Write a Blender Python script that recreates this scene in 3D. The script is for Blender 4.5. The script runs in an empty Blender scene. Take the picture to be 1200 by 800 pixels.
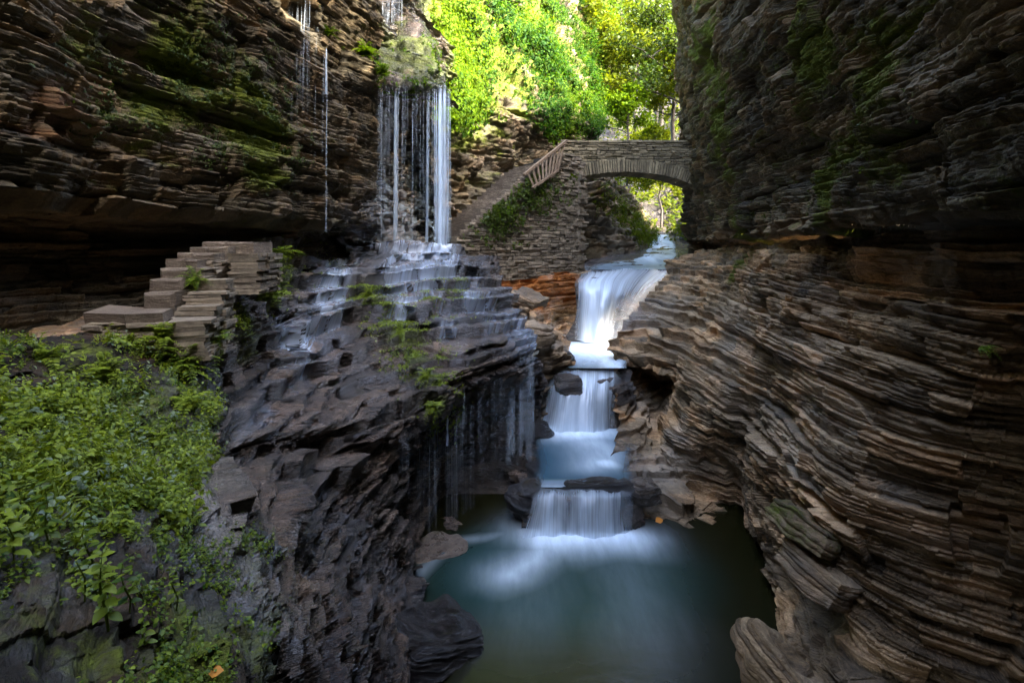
import bpy, math, random
import numpy as np
from mathutils import Vector

# ------------------------------------------------------------------ set-up
SC = bpy.context.scene
COL = SC.collection
F = 640.0            # focal length in photo pixels (1200 wide)
HY = 290.0           # the photo's horizon row
STEP = 1.35          # rock mesh spacing, photo pixels
EXPOSURE = 4.55


def P(px, py, d):
    return ((px - 600.0) / F * d, d, (HY - py) / F * d)


def PZ(px, d, z):
    return ((px - 600.0) / F * d, d, z)


def WL(px, z, off=0.0):          # left gorge wall: along (0.219, 1)
    u = (px - 600.0) / F
    d = (8.0 - off) / (0.219 - u)
    return (u * d, d, z)


def WR(px, z, off=0.0):          # right gorge wall
    u = (px - 600.0) / F
    d = (3.6 - off) / (u - 0.219)
    return (u * d, d, z)


def tag(o, label=None, cat=None, group=None, kind=None):
    if label: o['label'] = label
    if cat: o['category'] = cat
    if group: o['group'] = group
    if kind: o['kind'] = kind
    return o


def empty(name, loc, rz=0.0):
    o = bpy.data.objects.new(name, None)
    o.empty_display_size = 0.2
    COL.objects.link(o)
    o.location = loc
    o.rotation_euler = (0, 0, rz)
    return o


# ------------------------------------------------------------------ noise
def _mixh(h):
    h = h ^ (h >> np.uint32(15)); h = h * np.uint32(2246822519)
    h = h ^ (h >> np.uint32(13)); h = h * np.uint32(3266489917)
    h = h ^ (h >> np.uint32(16))
    return (h >> np.uint32(8)).astype(np.float32) * np.float32(1.0 / 16777216.0)


def _ui(a): return np.asarray(a).astype(np.int32).view(np.uint32)


def _h(ix, iy, iz, seed):
    with np.errstate(over='ignore'):
        return _mixh(_ui(ix) * np.uint32(374761393) + _ui(iy) * np.uint32(668265263)
                     + _ui(iz) * np.uint32(1274126177) + np.uint32(seed * 7919 + 13))


def vn(x, y, z, seed=0):
    """value noise 0..1"""
    with np.errstate(over='ignore'):
        x, y, z = (np.asarray(v, np.float32) for v in (x, y, z))
        fx, fy, fz = np.floor(x), np.floor(y), np.floor(z)
        tx, ty, tz = x - fx, y - fy, z - fz
        tx = tx * tx * (3 - 2 * tx); ty = ty * ty * (3 - 2 * ty); tz = tz * tz * (3 - 2 * tz)
        K = (np.uint32(374761393), np.uint32(668265263), np.uint32(1274126177))
        hx = _ui(fx) * K[0] + np.uint32(seed * 7919 + 13); hy = _ui(fy) * K[1]; hz = _ui(fz) * K[2]
        hx1 = hx + K[0]
        out = []
        for dz in (0, 1):
            row = []
            for dy in (0, 1):
                q = hy + (K[1] if dy else np.uint32(0)) + hz + (K[2] if dz else np.uint32(0))
                p0 = _mixh(hx + q)
                row.append(p0 + (_mixh(hx1 + q) - p0) * tx)
            out.append(row[0] + (row[1] - row[0]) * ty)
        return out[0] + (out[1] - out[0]) * tz


def fbm(x, y, z, seed=0, o=3, gain=0.5):
    s, a, t = 0.0, 1.0, 0.0
    for i in range(o):
        f = 2.03 ** i
        s = s + a * (vn(x * f + 11.3 * i, y * f + 5.7 * i, z * f + 3.1 * i, seed + i) - 0.5)
        t += a * 0.5
        a *= gain
    return s / t


def sstep(a, b, x):
    t = np.clip((x - a) / (b - a), 0, 1)
    return t * t * (3 - 2 * t)


# ------------------------------------------------------------------ bedding sequences
def beds(seed, lo, hi):
    r = random.Random(seed)
    z, out = -14.0, [-14.0]
    while z < 60:
        t = lo * (hi / lo) ** (r.random() ** 1.3)
        z += t
        out.append(z)
    return np.array(out, np.float32)


B_THICK = beds(3, 0.35, 1.3)
B_MED = beds(5, 0.10, 0.38)
B_STEP = beds(13, 0.12, 0.55)
B_FINE = beds(17, 0.13, 0.50)
B_THIN = beds(8, 0.035, 0.12)


def bed(zz, B):
    k = np.clip(np.searchsorted(B, zz) - 1, 0, len(B) - 2)
    th = B[k + 1] - B[k]
    return k, np.clip((zz - B[k]) / th, 0, 1), th


def cells(x, y, k, size, seed):
    """blocky offset: jointed blocks along a bed, random length"""
    r = _h(k, k * 0, k * 0, seed + 91)
    s = size * (0.6 + 1.1 * r)
    a = x / s + r * 37.0 + 0.35 * vn(x * 1.3, y * 1.3, k * 3.1, seed)
    b = y / s + r * 17.0 + 0.35 * vn(x * 1.3, y * 1.3, k * 3.1, seed + 1)
    return _h(np.floor(a), np.floor(b), k, seed)


# ------------------------------------------------------------------ smooth patches
def pchip(A, ns):
    """A: (n, m, 3) control rows; ns: subdivisions per interval; -> rows"""
    n = A.shape[0]
    d = A[1:] - A[:-1]
    m = np.zeros_like(A)
    if n > 2:
        a, b = d[:-1], d[1:]
        # softened limiter: smooth but no wild overshoot
        avg = 0.5 * (a + b)
        lim = 2.0 * np.minimum(np.abs(a), np.abs(b))
        mm = np.where(a * b > 0, np.sign(avg) * np.minimum(np.abs(avg), lim), 0.25 * avg)
        m[1:-1] = mm
    m[0] = d[0]; m[-1] = d[-1]
    out = []
    for i in range(n - 1):
        t = (np.arange(ns[i]) / ns[i])[:, None, None]
        h00 = 2 * t**3 - 3 * t**2 + 1; h10 = t**3 - 2 * t**2 + t
        h01 = -2 * t**3 + 3 * t**2; h11 = t**3 - t**2
        out.append(h00 * A[i] + h10 * m[i] + h01 * A[i + 1] + h11 * m[i + 1])
    out.append(A[-1:].copy())
    return np.concatenate(out, 0)


def to_px(A):
    d = np.maximum(A[..., 1], 1.2)
    return np.stack([600 + A[..., 0] / d * F, HY - A[..., 2] / d * F], -1)


def surf(rows, step=None, cap=260):
    step = step or STEP
    A = np.array(rows, np.float64)
    q = to_px(A)
    q[..., 0] = np.clip(q[..., 0], -120, 1320); q[..., 1] = np.clip(q[..., 1], -120, 920)
    Q = to_px(A)
    ok = ((Q[..., 0] > -130) & (Q[..., 0] < 1330) & (Q[..., 1] > -130) & (Q[..., 1] < 930) & (A[..., 1] > 1.3)).astype(float)
    wr = np.where((ok[1:] > 0) & (ok[:-1] > 0), 1.0, 0.25); wc = np.where((ok[:, 1:] > 0) & (ok[:, :-1] > 0), 1.0, 0.25)
    wr[(A[1:, :, 1] < 1.3) | (A[:-1, :, 1] < 1.3)] = 0.05; wc[(A[:, 1:, 1] < 1.3) | (A[:, :-1, 1] < 1.3)] = 0.05
    lr = (np.linalg.norm(q[1:] - q[:-1], axis=-1) * wr).max(1)
    lc = (np.linalg.norm(q[:, 1:] - q[:, :-1], axis=-1) * wc).max(0)
    nr = np.clip(np.ceil(lr / step), 5, cap).astype(int)
    nc = np.clip(np.ceil(lc / step), 5, cap).astype(int)
    B = pchip(A, nr)
    C = pchip(B.transpose(1, 0, 2), nc).transpose(1, 0, 2)
    return C


def grid_normals(G):
    du = np.gradient(G, axis=1); dv = np.gradient(G, axis=0)
    n = np.cross(du, dv)
    n /= np.maximum(np.linalg.norm(n, axis=-1, keepdims=True), 1e-9)
    return n


def orient(G, N, flip=None):
    """normals towards the camera for the bulk of the patch"""
    s = np.sum(N * G)
    c = np.mean(np.sum(N * (np.array([0.0, 0, 1.5]) - G), -1) > 0)
    f = c < 0.5 if flip is None else flip
    return -N if f else N


def new_mesh(name, V, Fq, mat=None, attrs=None, smooth=True, uv=None, parent=None, tri=False):
    me = bpy.data.meshes.new(name)
    V = np.asarray(V, np.float32); Fq = np.asarray(Fq, np.int32)
    k = Fq.shape[1]
    me.vertices.add(len(V)); me.vertices.foreach_set('co', V.ravel())
    me.loops.add(Fq.size); me.loops.foreach_set('vertex_index', Fq.ravel())
    me.polygons.add(len(Fq))
    me.polygons.foreach_set('loop_start', np.arange(0, Fq.size, k, dtype=np.int32))
    me.polygons.foreach_set('loop_total', np.full(len(Fq), k, np.int32))
    me.update(calc_edges=True)
    me.polygons.foreach_set('use_smooth', np.full(len(Fq), bool(smooth)))
    for n, a in (attrs or {}).items():
        at = me.attributes.new(n, 'FLOAT', 'POINT')
        at.data.foreach_set('value', np.asarray(a, np.float32).ravel())
    if uv is not None:
        l = me.uv_layers.new(name='UVMap')
        l.data.foreach_set('uv', np.asarray(uv, np.float32)[Fq.ravel()].ravel())
    me.validate()
    o = bpy.data.objects.new(name, me)
    COL.objects.link(o)
    if mat: me.materials.append(mat)
    if parent: o.parent = parent
    return o


def grid_faces(nr, nc, flip=False):
    i = np.arange(nr * nc).reshape(nr, nc)
    q = np.stack([i[:-1, :-1], i[:-1, 1:], i[1:, 1:], i[1:, :-1]], -1).reshape(-1, 4)
    return q[:, ::-1] if flip else q


SURF = {}
SPOTS = {'moss': [], 'wet': [], 'rust': [], 'pale': []}


def on(name, px, py):
    """point on a built rock surface that the photo's ray (px, py) meets, nearest such point"""
    G2 = SURF[name][0].reshape(-1, 3)
    G2 = G2[G2[:, 1] > 1.2]
    q = to_px(G2)
    d = np.hypot(q[:, 0] - px, q[:, 1] - py)
    i = np.where(d < d.min() + 2.5)[0]
    return G2[i[np.argmin(G2[i, 1])]]


def spot(kind, p, r, w=1.0, stretch=(1, 1, 1)):
    SPOTS[kind].append((p, r, w, stretch))


def mask(kind, G, cut=None):
    x, y, z = (G[..., i].astype(np.float32) for i in range(3))
    m = np.zeros(x.shape, np.float32)
    for p, r, w, s in SPOTS[kind]:
        q = ((x - p[0]) / s[0]) ** 2 + ((y - p[1]) / s[1]) ** 2 + ((z - p[2]) / s[2]) ** 2
        m = np.maximum(m, w * np.exp(-q / (r * r) * 1.2))
    return m


def rock(name, rows, mat, thick=0.16, med=0.07, thin=0.03, rough=0.05, block=0.7, terr=0.85,
         flip=None, step=None, warp=0.1, base=None, moss=0.0, wet=0.0, rust=0.0, pale=0.0, lump=0.0, steps=None, flatD=0.72, flat0=0.25, flat1=0.75, dipx=0.0, dipy=0.0, fade=None):
    G = surf(rows, step)
    N = orient(G, grid_normals(G), flip)
    x, y, z = (G[..., i].astype(np.float32) for i in range(3))
    far = np.clip(np.linalg.norm(G, axis=-1) / 12.0, 0.35, 2.2).astype(np.float32)
    w = warp * fbm(x * 0.22, y * 0.22, z * 0.3, 40, 2) + 0.03 * fbm(x * 1.7, y * 1.7, z * 0.8, 44, 2) + dipx * x + dipy * y
    nz = np.abs(N[..., 2]).astype(np.float32)
    flat = sstep(flat0, flat1, nz)
    zz = z + w + flat * 0.16 * fbm(x * 0.8, y * 0.8, z * 0.4, 71, 3)
    k1, f1, t1 = bed(zz, B_THICK)
    k2, f2, t2 = bed(zz, B_MED)
    k3, f3, t3 = bed(zz, B_THIN)
    D = np.zeros_like(x)
    # thick beds stand out or weather back along their length; joints broken, each bed undercut below its lip
    o1 = 0.9 * (cells(x, y, k1, block * 2.2, 5) - 0.5) + 0.7 * (vn(x * 0.33, y * 0.33, k1 * 7.7, 6) - 0.5)
    D += thick * 1.8 * o1 + thick * 0.9 * (f1 - 0.5) * vn(x * 0.3, y * 0.3, k1 * 3.3, 7) - thick * 0.25 * np.abs(2 * f1 - 1) ** 9
    g2 = vn(x * 0.5, y * 0.5, k2 * 5.3, 16)
    c2 = cells(x, y, k2, block, 15)
    o2 = 1.35 * (c2 - 0.5) + 0.35 * (g2 - 0.5)
    D += med * 1.8 * o2 + med * 0.95 * (f2 - 0.5) * (0.3 + c2) - med * 0.45 * np.abs(2 * f2 - 1) ** 9
    g3 = vn(x * 1.1, y * 1.1, k3 * 9.1, 26)
    c3 = cells(x, y, k3, block * 0.4, 25)
    o3 = 1.1 * (c3 - 0.5) + 0.6 * (g3 - 0.5)
    D += thin * 1.8 * o3 + thin * 0.8 * (f3 - 0.5) - thin * 0.4 * np.abs(2 * f3 - 1) ** 6
    D += rough * fbm(x * 1.6, y * 1.6, z * 3.5, 31, 5, 0.6)
    if lump:
        D += lump * fbm(x * 0.45, y * 0.45, z * 0.6, 51, 3)
    # fallen-out pockets and deep open partings
    pk = sstep(0.28, 0.5, fbm(x * 0.55, y * 0.55, z * 1.3, 61, 3))
    D -= pk * thick * 1.1
    part = sstep(0.62, 0.8, vn(x * 0.28, y * 0.28, k1 * 5.1, 63)) * sstep(0.22, 0.05, f1)
    D -= part * thick * 1.6
    if fade is not None:
        D *= fade(G)
    D *= 1 - flatD * flat
    G2 = G + N * D[..., None]
    # ledges: flat treads, steep risers, lips pushed out over them
    kT, fT, tT = bed(zz, B_STEP if steps is None else steps)
    dz = tT * (sstep(0.74, 0.97, fT) - fT) * 1.0 + 0.5 * t3 * (sstep(0.5, 1.0, f3) - f3)
    G2[..., 2] += dz * terr * (0.1 + 0.9 * flat)
    Nh = N.copy(); Nh[..., 2] = 0
    Nh /= np.maximum(np.linalg.norm(Nh, axis=-1, keepdims=True), 0.25)
    oT = (cells(x, y, kT, block * 0.9, 35) - 0.5) + 0.7 * (vn(x * 0.7, y * 0.7, kT * 4.7, 36) - 0.5)
    G2 += Nh * (flat * terr * tT * (1.1 * oT + 0.5 * sstep(0.75, 1.0, fT) - 0.25))[..., None]
    # surface character
    up = N[..., 2]
    mn = fbm(x * 1.3, y * 1.3, z * 2.2, 81, 4, 0.6)
    at = dict(
        moss=np.clip(mask('moss', G) * 1.5 + moss + 0.9 * mn - 0.55, 0, 1),
        wet=np.clip(mask('wet', G) + wet + 0.25 * mn, 0, 1),
        rust=np.clip(mask('rust', G) * 1.3 + rust + 0.7 * fbm(x * 0.9, y * 0.9, z * 3.0, 91, 3) - 0.4, 0, 1),
        pale=np.clip(mask('pale', G) + pale + 0.35 * fbm(x * 0.7, y * 0.7, z * 1.6, 95, 3), 0, 1),
        bedn=np.clip(0.55 * _h(k2, k2 * 0, k2 * 0, 7) + 0.45 * g3, 0, 1),
        blk=cells(x, y, k2, block, 15),
    )
    SURF[name] = (G2, N, G)
    nr, nc = G.shape[:2]
    fl = np.sum(N * grid_normals(G)) < 0
    o = new_mesh(name, G2.reshape(-1, 3), grid_faces(nr, nc, fl), mat, at)
    tag(o, kind='structure')
    return o


# ------------------------------------------------------------------ materials
def nmat(name):
    m = bpy.data.materials.new(name)
    m.use_nodes = True
    nt = m.node_tree
    nt.nodes.clear()
    out = nt.nodes.new('ShaderNodeOutputMaterial')
    return m, nt, out


class NT:
    def __init__(s, nt): s.nt = nt
    def n(s, t, **k):
        nd = s.nt.nodes.new(t)
        for a, v in k.items():
            if a.startswith('i_'):
                key = a[2:].replace('_', ' ')
                s.put(nd.inputs[key], v)
            else:
                setattr(nd, a, v)
        return nd
    def put(s, sock, v):
        if isinstance(v, bpy.types.NodeSocket): s.nt.links.new(v, sock)
        elif isinstance(v, bpy.types.Node): s.nt.links.new(v.outputs[0], sock)
        elif isinstance(v, (tuple, list)) and len(v) == 3 and sock.type == 'RGBA': sock.default_value = (*v, 1)
        else: sock.default_value = v
    def attr(s, name): return s.n('ShaderNodeAttribute', attribute_name=name).outputs['Fac']
    def mix(s, f, a, b, mode='MIX'):
        m = s.n('ShaderNodeMix', data_type='RGBA', blend_type=mode)
        s.put(m.inputs[0], f); s.put(m.inputs[6], a); s.put(m.inputs[7], b)
        return m.outputs[2]
    def math(s, op, a, b=None, clamp=False):
        m = s.n('ShaderNodeMath', operation=op, use_clamp=clamp)
        s.put(m.inputs[0], a)
        if b is not None: s.put(m.inputs[1], b)
        return m.outputs[0]
    def ramp(s, f, stops, interp='LINEAR'):
        r = s.n('ShaderNodeValToRGB')
        r.color_ramp.interpolation = interp
        el = r.color_ramp.elements
        while len(el) < len(stops): el.new(0.5)
        for e, (p, c) in zip(el, stops):
            e.position = p
            e.color = (c, c, c, 1) if not isinstance(c, (tuple, list)) else (*c, 1)
        s.put(r.inputs[0], f)
        return r.outputs[0]
    def rng(s, f, a, b, c, d):
        m = s.n('ShaderNodeMapRange')
        s.put(m.inputs[0], f)
        for i, v in enumerate((a, b, c, d)): s.put(m.inputs[i + 1], v)
        return m.outputs[0]
    def noise(s, scale, vec=None, det=4, rough=0.55, sc3=None):
        t = s.n('ShaderNodeTexNoise')
        t.inputs['Scale'].default_value = scale
        t.inputs['Detail'].default_value = det
        t.inputs['Roughness'].default_value = rough
        if vec is not None:
            if sc3:
                mp = s.n('ShaderNodeMapping'); mp.inputs['Scale'].default_value = sc3
                s.put(mp.inputs[0], vec); vec = mp.outputs[0]
            s.put(t.inputs['Vector'], vec)
        return t.outputs['Fac']


def rock_material(name, dark, mid, light, mossc=(0.050, 0.060, 0.007), rough_dry=0.8, spec=0.22, bump=0.5, mossy=1.0, hue_amt=0.5, crinkle=0.4, bdist=0.05):
    m, nt, out = nmat(name)
    T = NT(nt)
    geo = T.n('ShaderNodeNewGeometry')
    pos = geo.outputs['Position']
    bedn, blk = T.attr('bedn'), T.attr('blk')
    n1 = T.noise(1.0, pos, 7, 0.68, (3.0, 3.0, 7.0))
    n5 = T.noise(1.0, pos, 4, 0.6, (3.2, 3.2, 15.0))
    n2 = T.noise(1.0, pos, 5, 0.65, (9, 9, 42))
    n3 = T.noise(0.55, pos, 4, 0.6)
    v = T.math('ADD', T.math('MULTIPLY', bedn, 0.35), T.math('MULTIPLY', n1, 0.45))
    v = T.math('ADD', v, T.math('MULTIPLY', blk, 0.2))
    v = T.math('ADD', v, T.math('MULTIPLY', T.math('SUBTRACT', n2, 0.5), 0.55))
    v = T.math('ADD', v, T.math('MULTIPLY', T.math('SUBTRACT', n3, 0.5), 0.5))
    col = T.ramp(v, [(0.22, dark), (0.5, mid), (0.78, light)])
    # iron-warm and slate-cool beds alternate
    hue = T.ramp(T.math('ADD', T.math('MULTIPLY', n3, 0.6), T.math('MULTIPLY', blk, 0.4)), [(0.3, (0.88, 0.90, 0.94)), (0.5, (1.05, 0.98, 0.86)), (0.68, (1.4, 0.95, 0.56))])
    col = T.mix(hue_amt, col, hue, 'MULTIPLY')
    # fine mineral speckle
    n4 = T.noise(38.0, pos, 4, 0.7)
    col = T.mix(0.55, col, T.ramp(n4, [(0.3, 0.45), (0.7, 1.35)]), 'MULTIPLY')
    pale = T.attr('pale')
    col = T.mix(T.math('MULTIPLY', pale, 0.8), col, T.mix(0.35, (0.36, 0.32, 0.26), T.ramp(n1, [(0.3, (0.2, 0.17, 0.13)), (0.7, (0.46, 0.42, 0.36))])))
    rust = T.attr('rust')
    rc = T.ramp(n1, [(0.3, (0.16, 0.045, 0.008)), (0.65, (0.46, 0.15, 0.02))])
    col = T.mix(T.math('MULTIPLY', rust, 0.85), col, rc)
    moss = T.attr('moss')
    nm = T.noise(14.0, pos, 5, 0.7)
    mk = T.math('MULTIPLY', T.ramp(T.math('ADD', moss, T.math('MULTIPLY', T.math('SUBTRACT', nm, 0.5), 0.9)), [(0.22, 0.0), (0.6, 1.0)]), mossy)
    mc = T.mix(nm, mossc, tuple(c * 2.6 for c in mossc))
    col = T.mix(mk, col, mc)
    wet = T.attr('wet')
    wn = T.math('ADD', wet, T.math('ADD', T.math('MULTIPLY', T.math('SUBTRACT', n3, 0.5), 0.8), T.math('MULTIPLY', T.math('SUBTRACT', n5, 0.5), 0.9)))
    wk = T.ramp(wn, [(0.25, 0.0), (0.6, 1.0)])
    col = T.mix(wk, col, T.mix(1.0, col, (0.50, 0.47, 0.46), 'MULTIPLY'))   # soaked stone is darker
    r = T.math('MULTIPLY', T.rng(wk, 0, 1, rough_dry, 0.09), T.rng(n2, 0.3, 0.7, 0.8, 1.25))
    r = T.math('ADD', r, T.math('MULTIPLY', mk, 0.3), True)
    bs = T.n('ShaderNodeBsdfPrincipled')
    T.put(bs.inputs['Base Color'], col)
    T.put(bs.inputs['Roughness'], r)
    T.put(bs.inputs['Specular IOR Level'], T.rng(wk, 0, 1, spec, 1.0))
    # bump: lamination + grain
    hb = T.math('ADD', T.math('ADD', T.math('MULTIPLY', n2, 1.0), T.math('MULTIPLY', n5, 1.6)), T.math('MULTIPLY', T.noise(1.0, pos, 4, 0.7, (16, 16, 80)), 0.6))
    hb = T.math('ADD', hb, T.math('MULTIPLY', n4, 0.4))
    hb = T.math('ADD', hb, T.math('MULTIPLY', T.math('MULTIPLY', nm, mk), 1.5))
    hb = T.math('ADD', hb, T.math('MULTIPLY', T.noise(7.0, pos, 6, 0.65), crinkle))
    b = T.n('ShaderNodeBump')
    b.inputs['Strength'].default_value = bump
    b.inputs['Distance'].default_value = bdist
    T.put(b.inputs['Height'], hb)
    T.put(bs.inputs['Normal'], b.outputs[0])
    T.put(out.inputs['Surface'], bs.outputs[0])
    return m


def simple(name, c1, c2, scale=8.0, rough=0.7, bump=0.3, sc3=None, spec=0.4, attr=None):
    m, nt, out = nmat(name)
    T = NT(nt)
    pos = T.n('ShaderNodeNewGeometry').outputs['Position']
    n = T.noise(scale, pos, 6, 0.65, sc3)
    f = T.ramp(n, [(0.3, 0.0), (0.7, 1.0)])
    if attr:
        f = T.math('ADD', T.math('MULTIPLY', f, 0.5), T.math('MULTIPLY', T.attr(attr), 0.6), True)
    col = T.mix(f, c1, c2)
    bs = T.n('ShaderNodeBsdfPrincipled')
    T.put(bs.inputs['Base Color'], col)
    bs.inputs['Roughness'].default_value = rough
    bs.inputs['Specular IOR Level'].default_value = spec
    b = T.n('ShaderNodeBump'); b.inputs['Strength'].default_value = bump; b.inputs['Distance'].default_value = 0.03
    T.put(b.inputs['Height'], n); T.put(bs.inputs['Normal'], b.outputs[0])
    T.put(out.inputs['Surface'], bs.outputs[0])
    return m


def leaf_material(name, ca, cb, trans=0.45, rough=0.5, spec=0.3):
    """leaf blade with light passing through; 'tone' is each leaf's own colour"""
    m, nt, out = nmat(name)
    T = NT(nt)
    tone = T.attr('tone')
    col = T.mix(tone, ca, cb)
    bs = T.n('ShaderNodeBsdfPrincipled')
    T.put(bs.inputs['Base Color'], col)
    bs.inputs['Roughness'].default_value = rough
    bs.inputs['Specular IOR Level'].default_value = spec
    tr = T.n('ShaderNodeBsdfTranslucent')
    T.put(tr.inputs['Color'], T.mix(1.0, col, (1.5, 1.35, 0.5), 'MULTIPLY'))
    mx = T.n('ShaderNodeMixShader')
    mx.inputs[0].default_value = trans
    T.put(mx.inputs[1], bs.outputs[0]); T.put(mx.inputs[2], tr.outputs[0])
    T.put(out.inputs['Surface'], mx.outputs[0])
    return m

# ================================================================== rock of the gorge
M_UP = rock_material('damp shade-toned shale', (0.019, 0.015, 0.008), (0.078, 0.063, 0.036), (0.19, 0.155, 0.095), bump=0.7)  # upper cliffs' shade partly put into this darker base colour
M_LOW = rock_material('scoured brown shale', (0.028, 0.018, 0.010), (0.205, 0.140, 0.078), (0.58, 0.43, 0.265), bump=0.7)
M_SLAB = rock_material('wet dark shale', (0.013, 0.0095, 0.0075), (0.070, 0.052, 0.040), (0.25, 0.20, 0.155), rough_dry=0.42, bump=1.0, crinkle=1.6, bdist=0.07, spec=0.5, hue_amt=0.35)
M_BLACK = rock_material('soaked black shale', (0.004, 0.0035, 0.004), (0.014, 0.011, 0.012), (0.035, 0.03, 0.03), rough_dry=0.3, bump=1.0, crinkle=2.2, bdist=0.08)
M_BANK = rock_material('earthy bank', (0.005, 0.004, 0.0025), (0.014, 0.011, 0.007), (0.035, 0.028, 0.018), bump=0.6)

# moss, damp and iron stains, where they grow
for p, r, w in ((P(260, 85, 9.6), 1.5, 0.75), (P(310, 150, 11), 1.6, 0.8), (P(180, 120, 8.6), 1.2, 0.6), (P(90, 60, 7.6), 0.9, 0.5),
                (P(950, 60, 10), 1.6, 0.55), (P(860, 130, 18), 2.2, 0.6), (P(1060, 90, 7), 1.2, 0.45), (P(1000, 220, 9), 1.5, 0.55), (P(840, 60, 20), 2.5, 0.5),
                (P(475, 380, 14.0), 0.8, 1.0), (P(505, 440, 12.6), 0.55, 1.1), (P(515, 470, 11.8), 0.5, 1.1), (P(440, 345, 15.2), 0.7, 1.0),
                (P(490, 410, 13.3), 0.5, 1.0), (P(320, 330, 12.6), 0.9, 0.9), (P(270, 390, 9.6), 0.8, 0.8),
                (P(870, 310, 17), 1.6, 0.6), (P(940, 330, 11.5), 1.0, 0.5), (P(1080, 735, 6.2), 0.7, 0.75), (P(1040, 660, 6.4), 0.5, 0.6),
                (P(450, 60, 17.4), 1.3, 1.0), (P(500, 70, 18), 1.2, 1.1)):
    spot('moss', p, r, w)
for p, r, w in ((P(440, 310, 16.5), 2.6, 1.0), (P(400, 420, 12.0), 2.2, 1.0), (P(560, 360, 16.5), 2.4, 1.0), (P(350, 490, 8.8), 1.5, 0.9),
                (P(480, 250, 20), 4.0, 0.9), (P(500, 600, 13), 3.0, 0.9), (P(520, 740, 8.7), 1.6, 1.1), (P(720, 360, 22), 2.6, 1.0),
                (P(700, 540, 14.5), 2.3, 0.9), (P(270, 590, 4.6), 0.9, 0.9), (P(320, 690, 4.6), 0.9, 0.9), (P(390, 620, 7.5), 2.2, 0.7), (P(400, 740, 6.5), 1.8, 0.7), (P(640, 480, 16), 1.5, 1.0),
                (P(820, 660, 11.5), 1.5, 0.8), (P(640, 560, 14), 1.4, 1.0)):
    spot('wet', p, r, w)
for p, r, w in ((P(632, 338, 23.0), 1.2, 2.2), (P(600, 325, 22.0), 0.9, 1.4), (P(662, 332, 24.4), 1.0, 2.0), (P(625, 322, 23.4), 1.0, 2.0), (P(930, 455, 11.2), 0.35, 0.9), (P(1000, 510, 8.6), 1.0, 0.55), (P(1100, 560, 6.2), 0.8, 0.5),
                (P(30, 110, 7), 0.7, 0.6), (P(180, 395, 7.3), 0.5, 0.5), (P(60, 375, 6.5), 1.2, 0.45)):
    spot('rust', p, r, w)
for p, r, w in ((P(880, 420, 14), 1.6, 0.55), (P(960, 500, 9.6), 1.5, 0.4), (P(790, 520, 14.5), 0.9, 0.7), (P(760, 360, 21), 1.8, 0.5), (P(770, 545, 14), 0.9, 0.6),
                (P(940, 690, 8.2), 0.7, 0.4), (P(1060, 310, 7.4), 0.9, 0.35), (P(235, 545, 5.1), 0.5, 1.0), (P(255, 590, 4.6), 0.5, 1.1), (P(280, 640, 4.4), 0.5, 1.1), (P(302, 690, 4.2), 0.45, 1.0), (P(318, 730, 4.1), 0.35, 0.7), (P(300, 480, 7.6), 0.5, 0.45), (P(235, 520, 5.6), 0.4, 0.7), (P(300, 310, 11.5), 1.2, 0.5), (P(250, 360, 8.6), 0.9, 0.5), (P(640, 390, 18), 0.8, 0.5)):
    spot('pale', p, r, w)

for p_ in (P(560, 40, 29), P(640, 60, 35), P(700, 90, 44), P(600, -60, 34), P(520, 60, 26)):
    spot('moss', p_, 6.5, 1.0)
# ---- left cliff: overhanging upper beds, an undercut, the shaded foot
colsL = (-120, -30, 40, 100, 160, 230, 300, 360, 410, 445)
def offL(px, z):
    col = 0.9 * math.exp(-((px - 5) / 45.0) ** 2) * min(1.0, max(0.0, (z - 0.2)))   # the nearer buttress at the left edge
    return col
rowsL = []
for z, o in ((15, -7), (14.6, -0.5), (12, 0.9), (9.5, 0.95), (7.4, 0.75), (5.5, 0.55), (3.8, 0.42), (2.4, 0.33), (1.4, 0.33), (0.85, 0.42), (0.70, 0.40), (0.60, 0.1),
             (0.52, -0.35), (0.2, -0.55), (-0.3, -0.5), (-0.8, -0.35), (-1.3, -0.1), (-2.2, 0.3)):
    ov = 1.5 if 4.5 < z < 14.8 else 0.0  # unseen overhang added high beside the camera to darken the near side
    r = [(0.219 * y - 8 + o - 0.6 + ov, y, z) for y in (-16, -6, 0)]
    r += [WL(px, z, o + offL(px, z)) for px in colsL]
    rowsL.append(r)
rock('cliff_left', rowsL, M_UP, thick=0.17, med=0.055, thin=0.03, rough=0.09, lump=0.35, moss=0.30, flip=None)

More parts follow.
